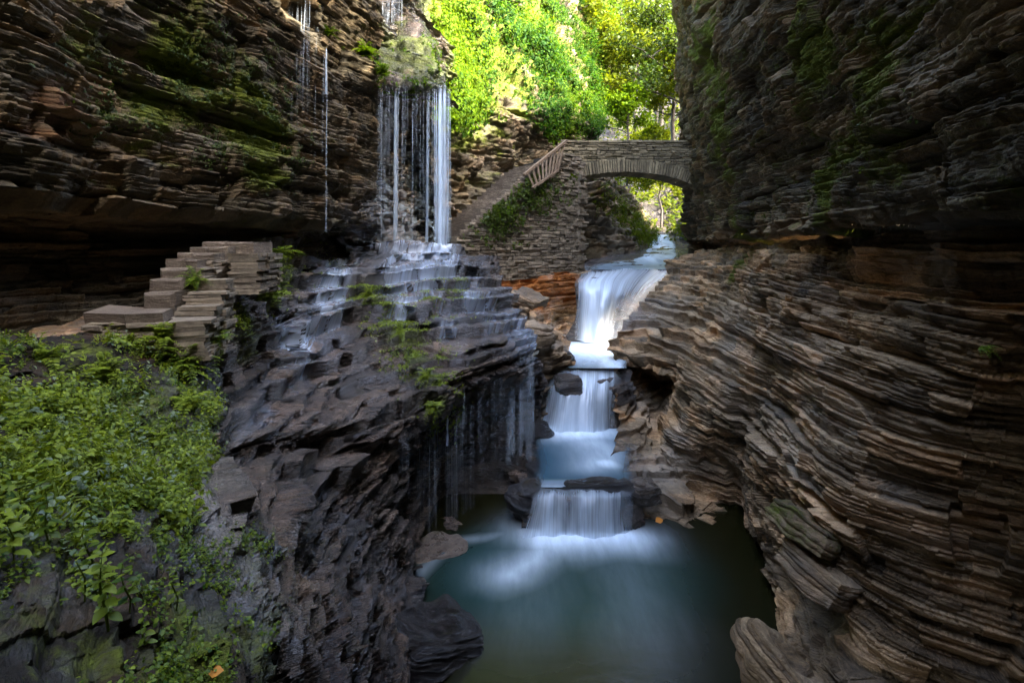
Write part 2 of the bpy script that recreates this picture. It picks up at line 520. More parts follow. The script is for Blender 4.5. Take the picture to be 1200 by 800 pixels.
# ---- wall recess behind the side falls, and the lip they fall from
rowsF = []
for z, o in ((8.6, 0.3), (7.2, 0.15), (6.0, -0.2), (5.2, -1.5), (4.0, -1.9), (2.5, -1.7), (1.2, -1.2), (0.6, -1.0), (0.1, -0.8), (-0.6, -0.5)):
    rowsF.append([WL(405, z, min(o, 0) * 0.3), WL(430, z, o * 0.7), WL(455, z, o), WL(480, z, o), WL(505, z, o), WL(525, z, o), WL(545, z, o - 0.6)])
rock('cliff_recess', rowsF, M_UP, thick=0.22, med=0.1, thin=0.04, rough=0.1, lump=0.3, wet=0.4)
rowsC = [
    [P(330, -60, 15.5), P(380, -60, 17), P(430, -60, 19), P(475, -60, 21), P(500, -60, 23), P(520, -60, 26)],
    [P(335, -10, 14.0), P(385, -8, 15.2), P(430, -8, 17.4), P(470, -8, 19), P(488, -6, 20.5), P(505, 0, 24)],
    [P(345, 12, 13.4), P(380, 14, 14.6), P(420, 22, 16.8), P(455, 26, 18.2), P(490, 20, 19.4), P(507, 35, 22)],
    [P(350, 26, 13.2), P(385, 36, 14.2), P(415, 45, 16.0), P(455, 55, 17.2), P(498, 50, 18.4), P(515, 62, 20.5)],
    [P(355, 36, 13.4), P(388, 48, 14.2), P(425, 68, 15.6), P(465, 84, 16.7), P(506, 80, 17.7), P(523, 92, 19.5)],
    [P(358, 44, 13.9), P(392, 58, 14.8), P(436, 90, 15.8), P(470, 101, 16.7), P(508, 103, 17.6), P(527, 110, 19)],
    [P(362, 52, 14.8), P(396, 66, 15.6), P(440, 98, 16.8), P(472, 107, 17.8), P(509, 110, 18.8), P(529, 118, 20)],
    [P(365, 70, 16.5), P(400, 80, 17.6), P(444, 104, 19.2), P(474, 110, 20.6), P(511, 114, 22), P(530, 124, 23)],
]
rock('falls_lip', rowsC, M_SLAB, thick=0.14, med=0.08, thin=0.03, rough=0.08, lump=0.15, moss=0.55, wet=0.2)

# ---- right cliff above the undercut
colsR = (808, 818, 838, 868, 915, 980, 1060, 1150, 1230, 1340)
rowsR = []
for z, o in ((15, -7), (14.6, -0.3), (12, 0.4), (9, 0.42), (7, 0.4), (5.2, 0.34), (3.6, 0.3), (2.2, 0.27), (1.2, 0.28), (0.62, 0.38), (0.45, 0.34), (0.36, 0.0), (0.27, -0.5), (0.1, -0.75), (-0.5, -0.6)):
    lift = max(0.0, z - 1.0) * 0.085
    r = [(13.5 - lift * .5, 40, z), (11.2 - o * 0.35 - lift * .5, 33.5, z), (10.1 - o * 0.35 - lift * .5, 31.0, z)]
    for i, px in enumerate(colsR):
        rr = WR(px - 8.0 * min(1, max(0, z - 1) / 8) * (i < 4), z, o + (lift * (1.0 if i < 4 else 0.35)) + (0.7 if 4.8 < z < 14.8 and px > 1100 else 0.0))  # overhang added above view to shade the near wall below
        r.append(rr)
    r += [(0.219 * y + 3.6 - o + 0.5 - (1.6 if 4.8 < z < 14.8 else 0.0), y, z) for y in (0, -6, -16)]  # same added shading overhang, carried on behind the camera
    rowsR.append(r)
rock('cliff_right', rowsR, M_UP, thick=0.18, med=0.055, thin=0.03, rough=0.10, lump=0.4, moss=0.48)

# ---- right bank below the undercut
G = [
    [(806, 297, 31), (825, 291, 27), (850, 289, 22), (880, 287, 17.3), (940, 280, 12.0), (1000, 272, 9.5), (1100, 259, 7.2), (1200, 246, 5.7), (1350, 225, 4.5)],
    [(778, 304, 28), (815, 305, 24.5), (838, 310, 20.5), (868, 312, 16.4), (930, 305, 11.6), (1000, 300, 9.2), (1100, 290, 7.1), (1200, 280, 5.8), (1350, 262, 4.6)],
    [(782, 318, 25), (806, 322, 22.5), (830, 338, 19.0), (862, 345, 15.5), (925, 345, 11.1), (1000, 345, 8.8), (1100, 350, 6.95), (1200, 355, 5.8), (1350, 360, 4.7)],
    [(752, 350, 22.5), (785, 362, 20.3), (815, 378, 17.2), (850, 390, 14.5), (915, 400, 10.9), (990, 410, 8.6), (1100, 440, 6.8), (1200, 440, 6.1), (1350, 465, 5.3)],
    [(729, 378, 20.6), (760, 395, 19.2), (800, 412, 16.6), (838, 430, 13.9), (900, 450, 11.0), (980, 480, 8.4), (1090, 525, 6.95), (1200, 545, 6.3), (1350, 580, 5.6)],
    [(712, 404, 19.4), (748, 424, 18.3), (786, 440, 16.9), (812, 470, 14.5), (874, 505, 11.8), (950, 540, 8.5), (1070, 600, 7.1), (1200, 635, 6.4), (1350, 690, 5.7)],
    [(714, 420, 18.6), (754, 434, 19.9), (782, 446, 20.2), (796, 492, 14.8), (866, 545, 12.6), (938, 590, 8.55), (1050, 665, 7.15), (1180, 725, 6.4), (1350, 810, 5.7)],
    [(722, 446, 17.3), (760, 460, 19.4), (778, 470, 19.2), (782, 512, 14.9), (862, 578, 13.2), (934, 636, 8.65), (1025, 725, 7.2), (1150, 800, 6.4), (1350, 920, 5.7)],
    [(726, 490, 16.2), (756, 503, 16.2), (764, 520, 15.3), (785, 548, 14.3), (862, 602, 13.2), (938, 678, 8.8), (1005, 760, 7.3), (1120, 860, 6.4), (1330, 1000, 5.7)],
    [(714, 534, 14.2), (745, 545, 14.2), (772, 562, 13.8), (808, 582, 13.1), (880, 622, 13.2), (934, 704, 9.2), (975, 785, 7.2), (1090, 910, 6.4), (1300, 1090, 5.7)],
    [(722, 556, 13.4), (755, 574, 13.5), (782, 594, 13.0), (818, 616, 12.5), (896, 648, 12.8), (930, 724, 9.3), (950, 800, 7.5), (1060, 960, 6.0), (1280, 1200, 4.95)],
    [(735, 588, 12.7), (762, 603, 12.9), (790, 626, 12.6), (830, 650, 11.9), (906, 682, 11.4), (922, 764, 9.0), (930, 850, 7.4), (1040, 1020, 6.0), (1260, 1300, 4.95)],
    [(738, 640, 13.0), (760, 660, 12.6), (790, 680, 12.2), (830, 700, 11.4), (905, 740, 10.6), (910, 824, 8.7), (915, 900, 7.3), (1020, 1090, 6.0), (1240, 1400, 4.95)],
]
G = [[P(*q) for q in r] for r in G]
G = [r + [(r[-1][0] + 0.1, 1.0, r[-1][2]), (r[-1][0] - 0.6, -9.0, r[-1][2])] for r in G]
rock('rock_bank_right', G, M_LOW, thick=0.17, med=0.06, thin=0.04, rough=0.07, lump=0.32, block=0.8, warp=0.07, wet=-0.2, moss=0.02)

# ---- the slab under the side falls, its brink and the hollow below it
G = [
    [(262, 283, 9.9), (330, 279, 13.4), (392, 279, 17.2), (450, 280, 18.6), (505, 281, 19.6), (545, 288, 20.2), (585, 300, 21.5)],
    [(247, 305, 9.3), (322, 304, 12.2), (385, 303, 15.2), (447, 304, 16.6), (508, 303, 17.6), (552, 315, 18.2), (592, 330, 19.4)],
    [(224, 345, 8.3), (305, 345, 10.8), (376, 338, 13.6), (440, 330, 15.7), (505, 326, 16.8), (562, 340, 17.3), (605, 352, 18.4)],
    [(214, 385, 7.7), (295, 385, 9.8), (365, 378, 12.4), (435, 368, 14.2), (502, 358, 15.6), (572, 362, 16.5), (618, 372, 17.4)],
    [(224, 428, 7.5), (290, 425, 9.1), (358, 417, 11.1), (432, 405, 12.9), (500, 392, 14.4), (568, 382, 15.6), (628, 388, 16.7)],
    [(228, 470, 7.2), (288, 464, 8.4), (350, 455, 9.9), (425, 448, 11.4), (500, 428, 12.9), (560, 402, 14.4), (630, 402, 16.2)],
    [(222, 515, 6.0), (282, 503, 7.3), (348, 494, 8.6), (425, 484, 10.1), (497, 470, 11.6), (545, 436, 13.0), (628, 416, 15.9)],
    [(202, 530, 5.35), (286, 520, 7.15), (356, 512, 8.5), (432, 504, 10.0), (505, 492, 11.6), (552, 450, 13.3), (632, 428, 16.1)],
    [(206, 550, 4.95), (298, 532, 7.3), (368, 524, 8.7), (444, 520, 10.3), (515, 505, 13.1), (562, 465, 15.2), (637, 445, 16.5)],
    [(238, 594, 4.5), (318, 570, 6.6), (384, 556, 8.4), (452, 552, 10.2), (515, 540, 14.1), (570, 510, 15.9), (634, 490, 16.2)],
    [(268, 644, 4.3), (335, 625, 5.9), (392, 610, 7.9), (458, 600, 10.0), (510, 578, 13.7), (575, 560, 14.9), (632, 540, 15.0)],
    [(294, 694, 4.12), (350, 690, 5.4), (398, 670, 7.3), (462, 640, 9.8), (503, 608, 12.4), (575, 598, 12.85), (628, 588, 13.2)],
    [(314, 749, 3.95), (365, 750, 5.05), (412, 730, 6.9), (470, 690, 9.3), (498, 634, 11.7), (570, 626, 12.0), (622, 620, 12.25)],
    [(328, 834, 3.75), (385, 835, 4.8), (435, 815, 6.5), (482, 735, 8.9), (500, 660, 11.3), (565, 648, 11.7), (620, 642, 11.9)],
    [(342, 934, 3.6), (400, 930, 4.7), (450, 900, 6.4), (490, 800, 8.6), (505, 720, 10.6), (565, 690, 11.6), (620, 680, 11.8)],
]
rock('rock_slab', [[P(*q) for q in r] for r in G], M_SLAB, thick=0.20, med=0.075, thin=0.05, rough=0.08, wet=0.12, lump=0.25, block=0.6, terr=1.0, step=1.15, steps=B_FINE, flatD=0.86, flat0=0.28, flat1=0.62, moss=0.1)

# ---- overgrown left bank down from the path
G = [
    [(-170, 398, 4.3), (-60, 396, 5.0), (0, 394, 5.6), (70, 386, 6.4), (130, 378, 7.2), (185, 372, 8.0), (232, 385, 8.9), (262, 395, 9.6)],
    [(-170, 418, 4.0), (-60, 412, 4.7), (0, 408, 5.2), (70, 400, 5.9), (135, 396, 6.6), (192, 395, 7.4), (245, 415, 8.3), (275, 425, 9.4)],
    [(-170, 460, 3.5), (-60, 452, 4.1), (0, 448, 4.6), (75, 446, 5.2), (145, 446, 5.9), (205, 450, 6.5), (256, 465, 7.3), (285, 475, 8.8)],
    [(-170, 530, 2.95), (-60, 524, 3.3), (0, 522, 3.6), (80, 522, 4.1), (155, 528, 4.7), (205, 532, 5.2), (238, 542, 5.3), (275, 548, 7.4)],
    [(-170, 600, 2.45), (-60, 596, 2.7), (0, 594, 2.9), (80, 600, 3.3), (165, 606, 3.8), (228, 604, 4.3), (268, 606, 4.45), (300, 612, 5.2)],
    [(-170, 690, 2.05), (-60, 686, 2.2), (0, 684, 2.35), (88, 690, 2.65), (175, 694, 3.1), (252, 694, 3.7), (318, 696, 4.15), (345, 700, 5.2)],
    [(-170, 770, 1.8), (-60, 768, 1.92), (0, 766, 2.0), (90, 770, 2.25), (180, 772, 2.65), (262, 770, 3.2), (338, 764, 3.95), (365, 770, 4.9)],
    [(-170, 900, 1.55), (-60, 900, 1.6), (0, 900, 1.65), (95, 900, 1.85), (185, 900, 2.2), (275, 900, 2.75), (352, 890, 3.7), (380, 890, 4.5)],
]
G = [[P(*q) for q in r] for r in G]
G = [[(r[0][0] - 4.0, r[0][1] * 0.6 - 0.8, r[0][2])] + r for r in G]
G.append([(p[0] - 0.3, p[1] - 3.5, p[2] - 0.15) for p in G[-1]])
G.append([(p[0] - 0.3, p[1] - 5.0, p[2] - 0.3) for p in G[-1]])
rock('earth_bank', G, M_BANK, thick=0.05, med=0.04, thin=0.03, rough=0.16, lump=0.2, block=0.3, terr=0.3, moss=0.75, wet=0.2, pale=-0.25)

# ---- rear bank under the hanging greenery
rowsB = [
    [(455, -230, 26), (520, -230, 31), (590, -230, 37), (650, -220, 44), (710, -200, 52), (760, -150, 62)],
    [(470, -60, 24.5), (520, -60, 28.5), (585, -60, 33.5), (640, -50, 39), (690, -20, 46), (730, 10, 56)],
    [(490, 40, 23.4), (525, 45, 26.5), (580, 50, 30.5), (635, 60, 34.5), (680, 80, 40), (715, 105, 48)],
    [(500, 105, 22.6), (535, 115, 25), (580, 120, 28), (625, 128, 31), (670, 140, 34.5), (700, 158, 38)],
    [(505, 125, 22.6), (540, 138, 25), (582, 140, 28.2), (625, 146, 31.2), (668, 155, 34.5), (697, 168, 37)],
    [(508, 150, 23.2), (545, 165, 25.6), (585, 168, 28.8), (625, 168, 31.8), (664, 172, 34.5), (692, 178, 36)],
    [(512, 200, 23.4), (548, 205, 25.4), (586, 200, 28.6), (622, 196, 31.2), (660, 190, 33.5), (690, 190, 35)],
    [(515, 250, 22.6), (548, 250, 25), (586, 235, 28), (622, 220, 30.4), (660, 212, 32.5), (690, 210, 34)],
    [(518, 300, 21.8), (550, 290, 24), (590, 270, 27), (625, 250, 29.4), (662, 240, 31.5), (690, 235, 33)],
]
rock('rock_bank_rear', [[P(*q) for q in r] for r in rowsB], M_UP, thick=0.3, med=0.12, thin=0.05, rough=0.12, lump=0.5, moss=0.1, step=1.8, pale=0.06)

# ---- rock under the masonry wall, boulder steps beside the falls
G = [
    [(555, 318, 20.5), (580, 318, 22.0), (620, 318, 23.6), (660, 318, 24.6), (684, 316, 25.6), (700, 312, 28)],
    [(560, 328, 19.9), (585, 330, 21.5), (622, 330, 23.2), (662, 328, 24.4), (686, 326, 25.2), (702, 322, 27)],
    [(568, 342, 19.3), (592, 346, 20.9), (628, 352, 22.9), (664, 350, 24.4), (688, 346, 25.0), (706, 338, 26)],
    [(585, 352, 18.7), (605, 358, 20.0), (634, 366, 22.4), (664, 372, 24.2), (690, 372, 24.4), (708, 370, 24.8)],
    [(600, 362, 18.3), (618, 370, 19.4), (642, 380, 21.4), (660, 392, 23.4), (684, 398, 23.2), (705, 398, 23.2)],
    [(612, 372, 17.9), (634, 382, 18.9), (652, 392, 20.2), (664, 402, 21.4), (682, 408, 21.6), (700, 412, 21.6)],
    [(624, 386, 17.4), (642, 394, 18.1), (658, 404, 19.0), (668, 416, 19.4), (684, 424, 19.2), (705, 428, 19.0)],
    [(630, 408, 16.9), (646, 412, 17.4), (660, 420, 18.0), (670, 430, 18.2), (684, 438, 17.9), (705, 442, 17.6)],
    [(630, 440, 16.6), (644, 440, 17.0), (652, 446, 17.4), (660, 456, 17.3), (675, 470, 17.0), (700, 480, 16.8)],
    [(628, 490, 16.3), (640, 490, 16.7), (648, 494, 16.9), (656, 505, 16.8), (680, 512, 16.5), (705, 515, 16.2)],
]
rock('rock_steps', [[P(*q) for q in r] for r in G], M_LOW, thick=0.25, med=0.12, thin=0.04, rough=0.08, lump=0.35, block=0.9, wet=0.12)

# ---- stream bed: under the cascades and on up the gorge
G = [
    [(690, 262, 46), (735, 262, 46), (775, 262, 46), (805, 262, 46), (850, 262, 46)],
    [(690, 282, 37), (735, 284, 37), (775, 282, 37), (800, 282, 37), (830, 282, 37)],
    [(684, 300, 29.5), (730, 301, 29.5), (772, 302, 29.5), (800, 302, 29.5), (825, 300, 30)],
    [(684, 308, 28.3), (730, 309, 28.3), (772, 310, 28), (800, 309, 28), (822, 306, 28)],
    [(676, 321, 25.2), (710, 322, 25.6), (750, 322, 26.2), (786, 321, 26.5), (815, 318, 26)],
    [(674, 336, 23.1), (700, 340, 23.0), (728, 342, 23.4), (752, 340, 24.2), (780, 340, 25)],
    [(676, 365, 22.8), (696, 368, 22.8), (716, 370, 22.8), (738, 368, 22.9), (765, 365, 23)],
    [(660, 398, 22.4), (690, 400, 22.2), (710, 400, 22.2), (728, 398, 22.2), (750, 396, 22.2)],
    [(655, 420, 20.2), (680, 420, 20.2), (705, 422, 20), (725, 424, 19.8), (745, 424, 19.8)],
    [(645, 440, 17.6), (672, 440, 17.6), (695, 440, 17.5), (718, 440, 17.6), (740, 440, 18)],
    [(640, 470, 17.1), (665, 466, 16.9), (692, 468, 16.8), (718, 470, 16.9), (745, 470, 17.5)],
    [(635, 508, 16.7), (665, 506, 16.4), (695, 506, 16.4), (720, 506, 16.4), (750, 506, 16.8)],
    [(632, 548, 14.2), (660, 555, 13.8), (690, 558, 13.6), (718, 555, 13.7), (745, 550, 14.0)],
    [(618, 574, 12.9), (650, 578, 12.8), (690, 578, 12.7), (725, 578, 12.8), (750, 575, 13.1)],
    [(612, 610, 12.5), (650, 610, 12.4), (690, 610, 12.3), (728, 610, 12.4), (750, 610, 12.7)],
    [(608, 660, 12.3), (650, 660, 12.2), (690, 660, 12.1), (728, 660, 12.2), (752, 660, 12.5)],
]
def under_fade(Gp): return 0.6
rock('stream_bed', [[P(*q) for q in r] for r in G], M_SLAB, thick=0.10, med=0.06, thin=0.03, rough=0.06, lump=0.1, wet=0.6, terr=0.4)

# ---- the cut sides under the bridge and the valley floor beyond it
G = [
    [(672, 190, 32), (690, 186, 33), (712, 196, 36), (735, 222, 40), (765, 262, 44)],
    [(672, 215, 30.5), (690, 214, 31.5), (715, 228, 35), (740, 250, 38.5), (768, 275, 42)],
    [(672, 240, 29.5), (692, 246, 30.5), (722, 258, 33.5), (748, 270, 36.5), (770, 281, 39)],
    [(674, 270, 29.0), (694, 276, 29.8), (728, 278, 31.8), (752, 283, 34), (774, 287, 37)],
    [(676, 296, 28.8), (696, 298, 29.2), (732, 298, 30.8), (756, 297, 32.6), (776, 293, 36)],
    [(678, 320, 28.0), (698, 322, 28.4), (735, 320, 29.6), (760, 314, 31.6), (780, 300, 35)],
]
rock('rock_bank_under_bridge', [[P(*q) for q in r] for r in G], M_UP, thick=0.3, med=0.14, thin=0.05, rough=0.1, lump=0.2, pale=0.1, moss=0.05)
G = [
    [(560, -60, 150), (680, -60, 150), (760, -40, 150), (840, -60, 150), (960, -60, 150)],
    [(600, 60, 100), (690, 80, 100), (760, 95, 100), (830, 80, 100), (930, 50, 100)],
    [(640, 130, 70), (700, 165, 72), (760, 185, 72), (820, 165, 72), (900, 110, 72)],
    [(660, 180, 52), (710, 215, 52), (760, 235, 52), (810, 215, 54), (880, 160, 56)],
    [(676, 225, 43), (725, 255, 43), (770, 268, 43), (806, 255, 44), (860, 220, 46)],
    [(690, 262, 38), (735, 278, 38), (775, 284, 38), (804, 276, 38), (850, 262, 40)],
    [(700, 300, 33), (740, 300, 33), (778, 297, 34), (804, 295, 34), (840, 290, 36)],
]
rock('valley_floor', [[P(*q) for q in r] for r in G], M_BLACK, thick=0.3, med=0.2, thin=0.08, rough=0.15, lump=0.6, block=1.2, pale=0.05, moss=0.3, step=2.2)
# pool bed, so the pool has a floor
G = [[(x, y, -7.6 - 0.3 * math.sin(x + y)) for x in np.linspace(-7, 9, 7)] for y in np.linspace(15, 2, 6)]
rock('pool_bed', G, M_SLAB, step=6, terr=0.3, flip=None)

# unseen cliff added behind the camera, closing the gorge against skylight
rb_ = []
for z in (15, 14.6, 8, 2, -3, -8):
    rb_.append([(x, -9.0 + 0.05 * abs(x) - (6 if z == 15 else 0), z) for x in (-14, -9, -4, 0, 4, 9)])
rock('light_blocking_cliff', rb_, M_UP, thick=0.3, rough=0.1, lump=0.5, step=8)

# ================================================================== water
WZ = -6.4


def water_material(name, deep, edge, rough=0.13):
    m, nt, out = nmat(name)
    T = NT(nt)
    pos = T.n('ShaderNodeNewGeometry').outputs['Position']
    foam_sheen, silt = T.attr('foam_sheen'), T.attr('silt')
    n = T.noise(1.0, pos, 5, 0.65, (4.0, 0.9, 1.0))
    f = T.math('MULTIPLY', foam_sheen, T.rng(n, 0.3, 0.7, 0.8, 1.2), True)
    col = T.mix(silt, deep, edge)
    bs = T.n('ShaderNodeBsdfPrincipled')
    T.put(bs.inputs['Base Color'], col)
    T.put(bs.inputs['Roughness'], rough)
    bs.inputs['IOR'].default_value = 1.33
    df = T.n('ShaderNodeBsdfDiffuse')
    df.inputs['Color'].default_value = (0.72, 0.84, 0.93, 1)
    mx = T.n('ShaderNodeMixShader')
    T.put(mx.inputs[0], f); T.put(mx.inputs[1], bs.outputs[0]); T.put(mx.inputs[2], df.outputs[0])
    b = T.n('ShaderNodeBump'); b.inputs['Strength'].default_value = 0.12; b.inputs['Distance'].default_value = 0.05
    T.put(b.inputs['Height'], T.noise(1.0, pos, 3, 0.5, (2.5, 4.0, 1.0)))
    T.put(bs.inputs['Normal'], b.outputs[0])
    tp = T.n('ShaderNodeBsdfTransparent')        # shallow margins let the bed show through
    m2 = T.n('ShaderNodeMixShader')
    T.put(m2.inputs[0], T.attr('thin')); T.put(m2.inputs[1], mx.outputs[0]); T.put(m2.inputs[2], tp.outputs[0])
    T.put(out.inputs['Surface'], m2.outputs[0])
    return m


def edge_thin(C, w=0.16):
    h, k = C.shape[:2]
    U = np.linspace(0, 1, k)[None, :] * np.ones((h, 1))
    return np.clip(1 - sstep(0, w, np.minimum(U, 1 - U) + 0.05 * fbm(C[..., 0] * 2, C[..., 1] * 2, C[..., 0] * 0, 341, 2)), 0, 1)


def falls_material(name, sx=70.0, sy=1.2, lo=0.25, hi=0.75, col=(0.74, 0.86, 0.97)):
    """long-exposure falling water: white strands with gaps, seen through where thin"""
    m, nt, out = nmat(name)
    T = NT(nt)
    uv = T.n('ShaderNodeUVMap').outputs[0]
    dens = T.attr('dens')
    a = T.noise(1.0, uv, 3, 0.6, (sx, sy, 1))
    b = T.noise(1.0, uv, 2, 0.5, (sx * 0.22, sy * 0.7, 1))
    s = T.math('ADD', T.math('MULTIPLY', a, 0.6), T.math('MULTIPLY', b, 0.5))
    s = T.rng(s, lo, hi, 0.0, 1.0)
    # thin where the density is low, solid where it is high
    f = T.math('ADD', T.math('MULTIPLY', dens, s), T.math('MULTIPLY', T.math('POWER', dens, 2.5), 0.55), True)
    df = T.n('ShaderNodeBsdfDiffuse'); df.inputs['Color'].default_value = (*col, 1)
    tr = T.n('ShaderNodeBsdfTranslucent'); tr.inputs['Color'].default_value = (*col, 1)
    gl = T.n('ShaderNodeBsdfGlossy'); gl.inputs['Roughness'].default_value = 0.35; gl.inputs['Color'].default_value = (0.9, 0.9, 0.9, 1)
    w1 = T.n('ShaderNodeMixShader'); w1.inputs[0].default_value = 0.35
    T.put(w1.inputs[1], df.outputs[0]); T.put(w1.inputs[2], tr.outputs[0])
    w2 = T.n('ShaderNodeMixShader'); w2.inputs[0].default_value = 0.08
    T.put(w2.inputs[1], w1.outputs[0]); T.put(w2.inputs[2], gl.outputs[0])
    tp = T.n('ShaderNodeBsdfTransparent')
    mx = T.n('ShaderNodeMixShader')
    T.put(mx.inputs[0], f); T.put(mx.inputs[1], tp.outputs[0]); T.put(mx.inputs[2], w2.outputs[0])
    T.put(out.inputs['Surface'], mx.outputs[0])
    return m


M_POOL = water_material('pool water', (0.006, 0.030, 0.027), (0.008, 0.008, 0.002), 0.24)
M_RUN = water_material('running water', (0.03, 0.075, 0.11), (0.05, 0.06, 0.05), 0.25)
M_FALL = falls_material('falling water')
M_THIN = falls_material('thin water strands', 9.0, 2.0, 0.3, 0.7)
M_FILM = falls_material('water film', 60.0, 24.0, 0.42, 0.74, (0.66, 0.80, 1.0))  # bluish tint paints the sky sheen of the wet ledges


def seg_dist(x, y, a, b):
    ax, ay = a; bx, by = b
    t = np.clip(((x - ax) * (bx - ax) + (y - ay) * (by - ay)) / ((bx - ax) ** 2 + (by - ay) ** 2), 0, 1)
    return np.hypot(x - ax - t * (bx - ax), y - ay - t * (by - ay)), t


# ---- the pool
nx, ny = 260, 240
X, Y = np.meshgrid(np.linspace(-4.6, 8.5, nx), np.linspace(14.2, 4.2, ny))
wx = X + 0.35 * fbm(X * 0.6, Y * 0.6, X * 0, 301, 3); wy = Y + 0.35 * fbm(X * 0.6, Y * 0.6, X * 0 + 9, 302, 3)
d1, t1 = seg_dist(wx, wy, (0.7, 12.0), (2.4, 12.05))
foam_sheen = np.exp(-(d1 / 0.55) ** 1.5) * 1.0
d2, _ = seg_dist(wx, wy, (0.6, 11.6), (-0.1, 10.6)); foam_sheen = np.maximum(foam_sheen, 0.48 * np.exp(-(d2 / 0.45) ** 1.5))
d2, _ = seg_dist(wx, wy, (2.2, 11.4), (2.1, 9.2)); foam_sheen = np.maximum(foam_sheen, 0.07 * np.exp(-(d2 / 0.75) ** 2))  # faint patch painted in where the pool reflects bright sky
d2, _ = seg_dist(wx, wy, (0.4, 10.8), (0.2, 9.4)); foam_sheen = np.maximum(foam_sheen, 0.05 * np.exp(-(d2 / 0.9) ** 2))
d2, _ = seg_dist(wx, wy, (-1.0, 11.9), (-1.9, 10.4)); foam_sheen = np.maximum(foam_sheen, 0.13 * np.exp(-(d2 / 0.14) ** 2))
d2, _ = seg_dist(wx, wy, (-0.1, 12.2), (-1.0, 11.9)); foam_sheen = np.maximum(foam_sheen, 0.13 * np.exp(-(d2 / 0.16) ** 2))
silt = np.clip(sstep(1.3, 3.2, np.hypot((X - 1.0) * 0.9, (Y - 10.8) * 1.25)), 0, 1)
Z = WZ + 0.05 * foam_sheen
o = new_mesh('pool_water', np.stack([X, Y, Z], -1).reshape(-1, 3), grid_faces(ny, nx, True), M_POOL, dict(foam_sheen=foam_sheen, silt=silt))
tag(o, kind='structure')


def sheet(name, rows, dens_rows, mat, step=3.0, wav=0.0, label=None, cat=None, kind=None, vs=1.0):
    """water sheet through control rows; dens_rows gives its thickness at each control point"""
    A = np.array(rows, np.float64)
    D = np.array(dens_rows, np.float64)[..., None] * np.ones((*A.shape[:2], 1))
    G4 = None
    q = to_px(A)
    lr = np.linalg.norm(q[1:] - q[:-1], axis=-1).max(1); lc = np.linalg.norm(q[:, 1:] - q[:, :-1], axis=-1).max(0)
    nr = np.clip(np.ceil(lr / step), 4, 60).astype(int); nc = np.clip(np.ceil(lc / step), 4, 60).astype(int)
    G4 = pchip(pchip(np.concatenate([A, D, D], -1), nr).transpose(1, 0, 2), nc).transpose(1, 0, 2)
    G, dn = G4[..., :3], np.clip(G4[..., 3], 0, 1)
    h, w_ = dn.shape
    U, V = np.meshgrid(np.linspace(0, 1, w_), np.linspace(0, 1, h))
    if wav:
        N = orient(G, grid_normals(G))
        G = G + N * (wav * fbm(U * 14, V * 2.0, U * 0, 401, 3))[..., None]
    o = new_mesh(name, G.reshape(-1, 3), grid_faces(h, w_), mat, dict(dens=dn), uv=np.stack([U, V * vs], -1).reshape(-1, 2))
    tag(o, label, cat, kind=kind)
    return o


def lip(rows, seed, amp):
    """crooked brink: every row wanders in depth and height, most at the top"""
    r_ = random.Random(seed)
    j = [(r_.uniform(-1, 1), r_.uniform(-1, 1)) for _ in rows[0]]
    out = []
    for i, r in enumerate(rows):
        k = amp * (1 - 0.6 * i / (len(rows) - 1))
        out.append([(p[0], p[1] + k * a, p[2] + k * 0.22 * b) for p, (a, b) in zip(r, j)])
    return out


def R(*pts): return [P(*p) for p in pts]


# upper fall: a broad slide turning into one white plume
sheet('waterfall', lip([
    R((680, 317, 25.6), (700, 316, 26.0), (722, 315, 26.4), (750, 314, 26.8), (778, 314, 27.2), (794, 315, 27.4)),
    R((680, 322, 25.0), (700, 320, 25.3), (722, 318, 25.6), (750, 317, 26.0), (778, 317, 26.4), (792, 318, 26.6)),
    R((676, 329, 23.8), (694, 329, 24.0), (714, 328, 24.2), (740, 327, 24.6), (768, 326, 25.4), (786, 325, 25.8)),
    R((677, 336, 22.8), (693, 338, 22.7), (711, 340, 22.8), (733, 341, 23.2), (754, 339, 24.0), (770, 334, 24.8)),
    R((677, 352, 22.4), (693, 354, 22.3), (709, 356, 22.3), (727, 358, 22.6), (742, 358, 23.0), (752, 352, 23.8)),
    R((675, 375, 22.3), (691, 377, 22.1), (706, 379, 22.1), (722, 381, 22.4), (733, 381, 22.7), (742, 378, 23.2)),
    R((674, 398, 22.2), (689, 401, 22.0), (704, 403, 22.0), (718, 403, 22.2), (729, 401, 22.5), (738, 396, 22.9)),
], 1, 0.1), [[0, .1, .1, .1, .1, 0], [0.15, 0.6, .62, .5, .5, .2], [.3, .9, .75, .55, .5, .2], [.4, 1, .85, .5, .35, .08], [.3, 1, .8, .32, .2, .04], [.2, 1, .75, .24, .14, .02], [.2, 1, .8, .24, .12, .02]],
      M_FALL, 2.5, 0.10, 'white plume of the topmost fall, spilling off a wide slide below the stone arch', 'waterfall')
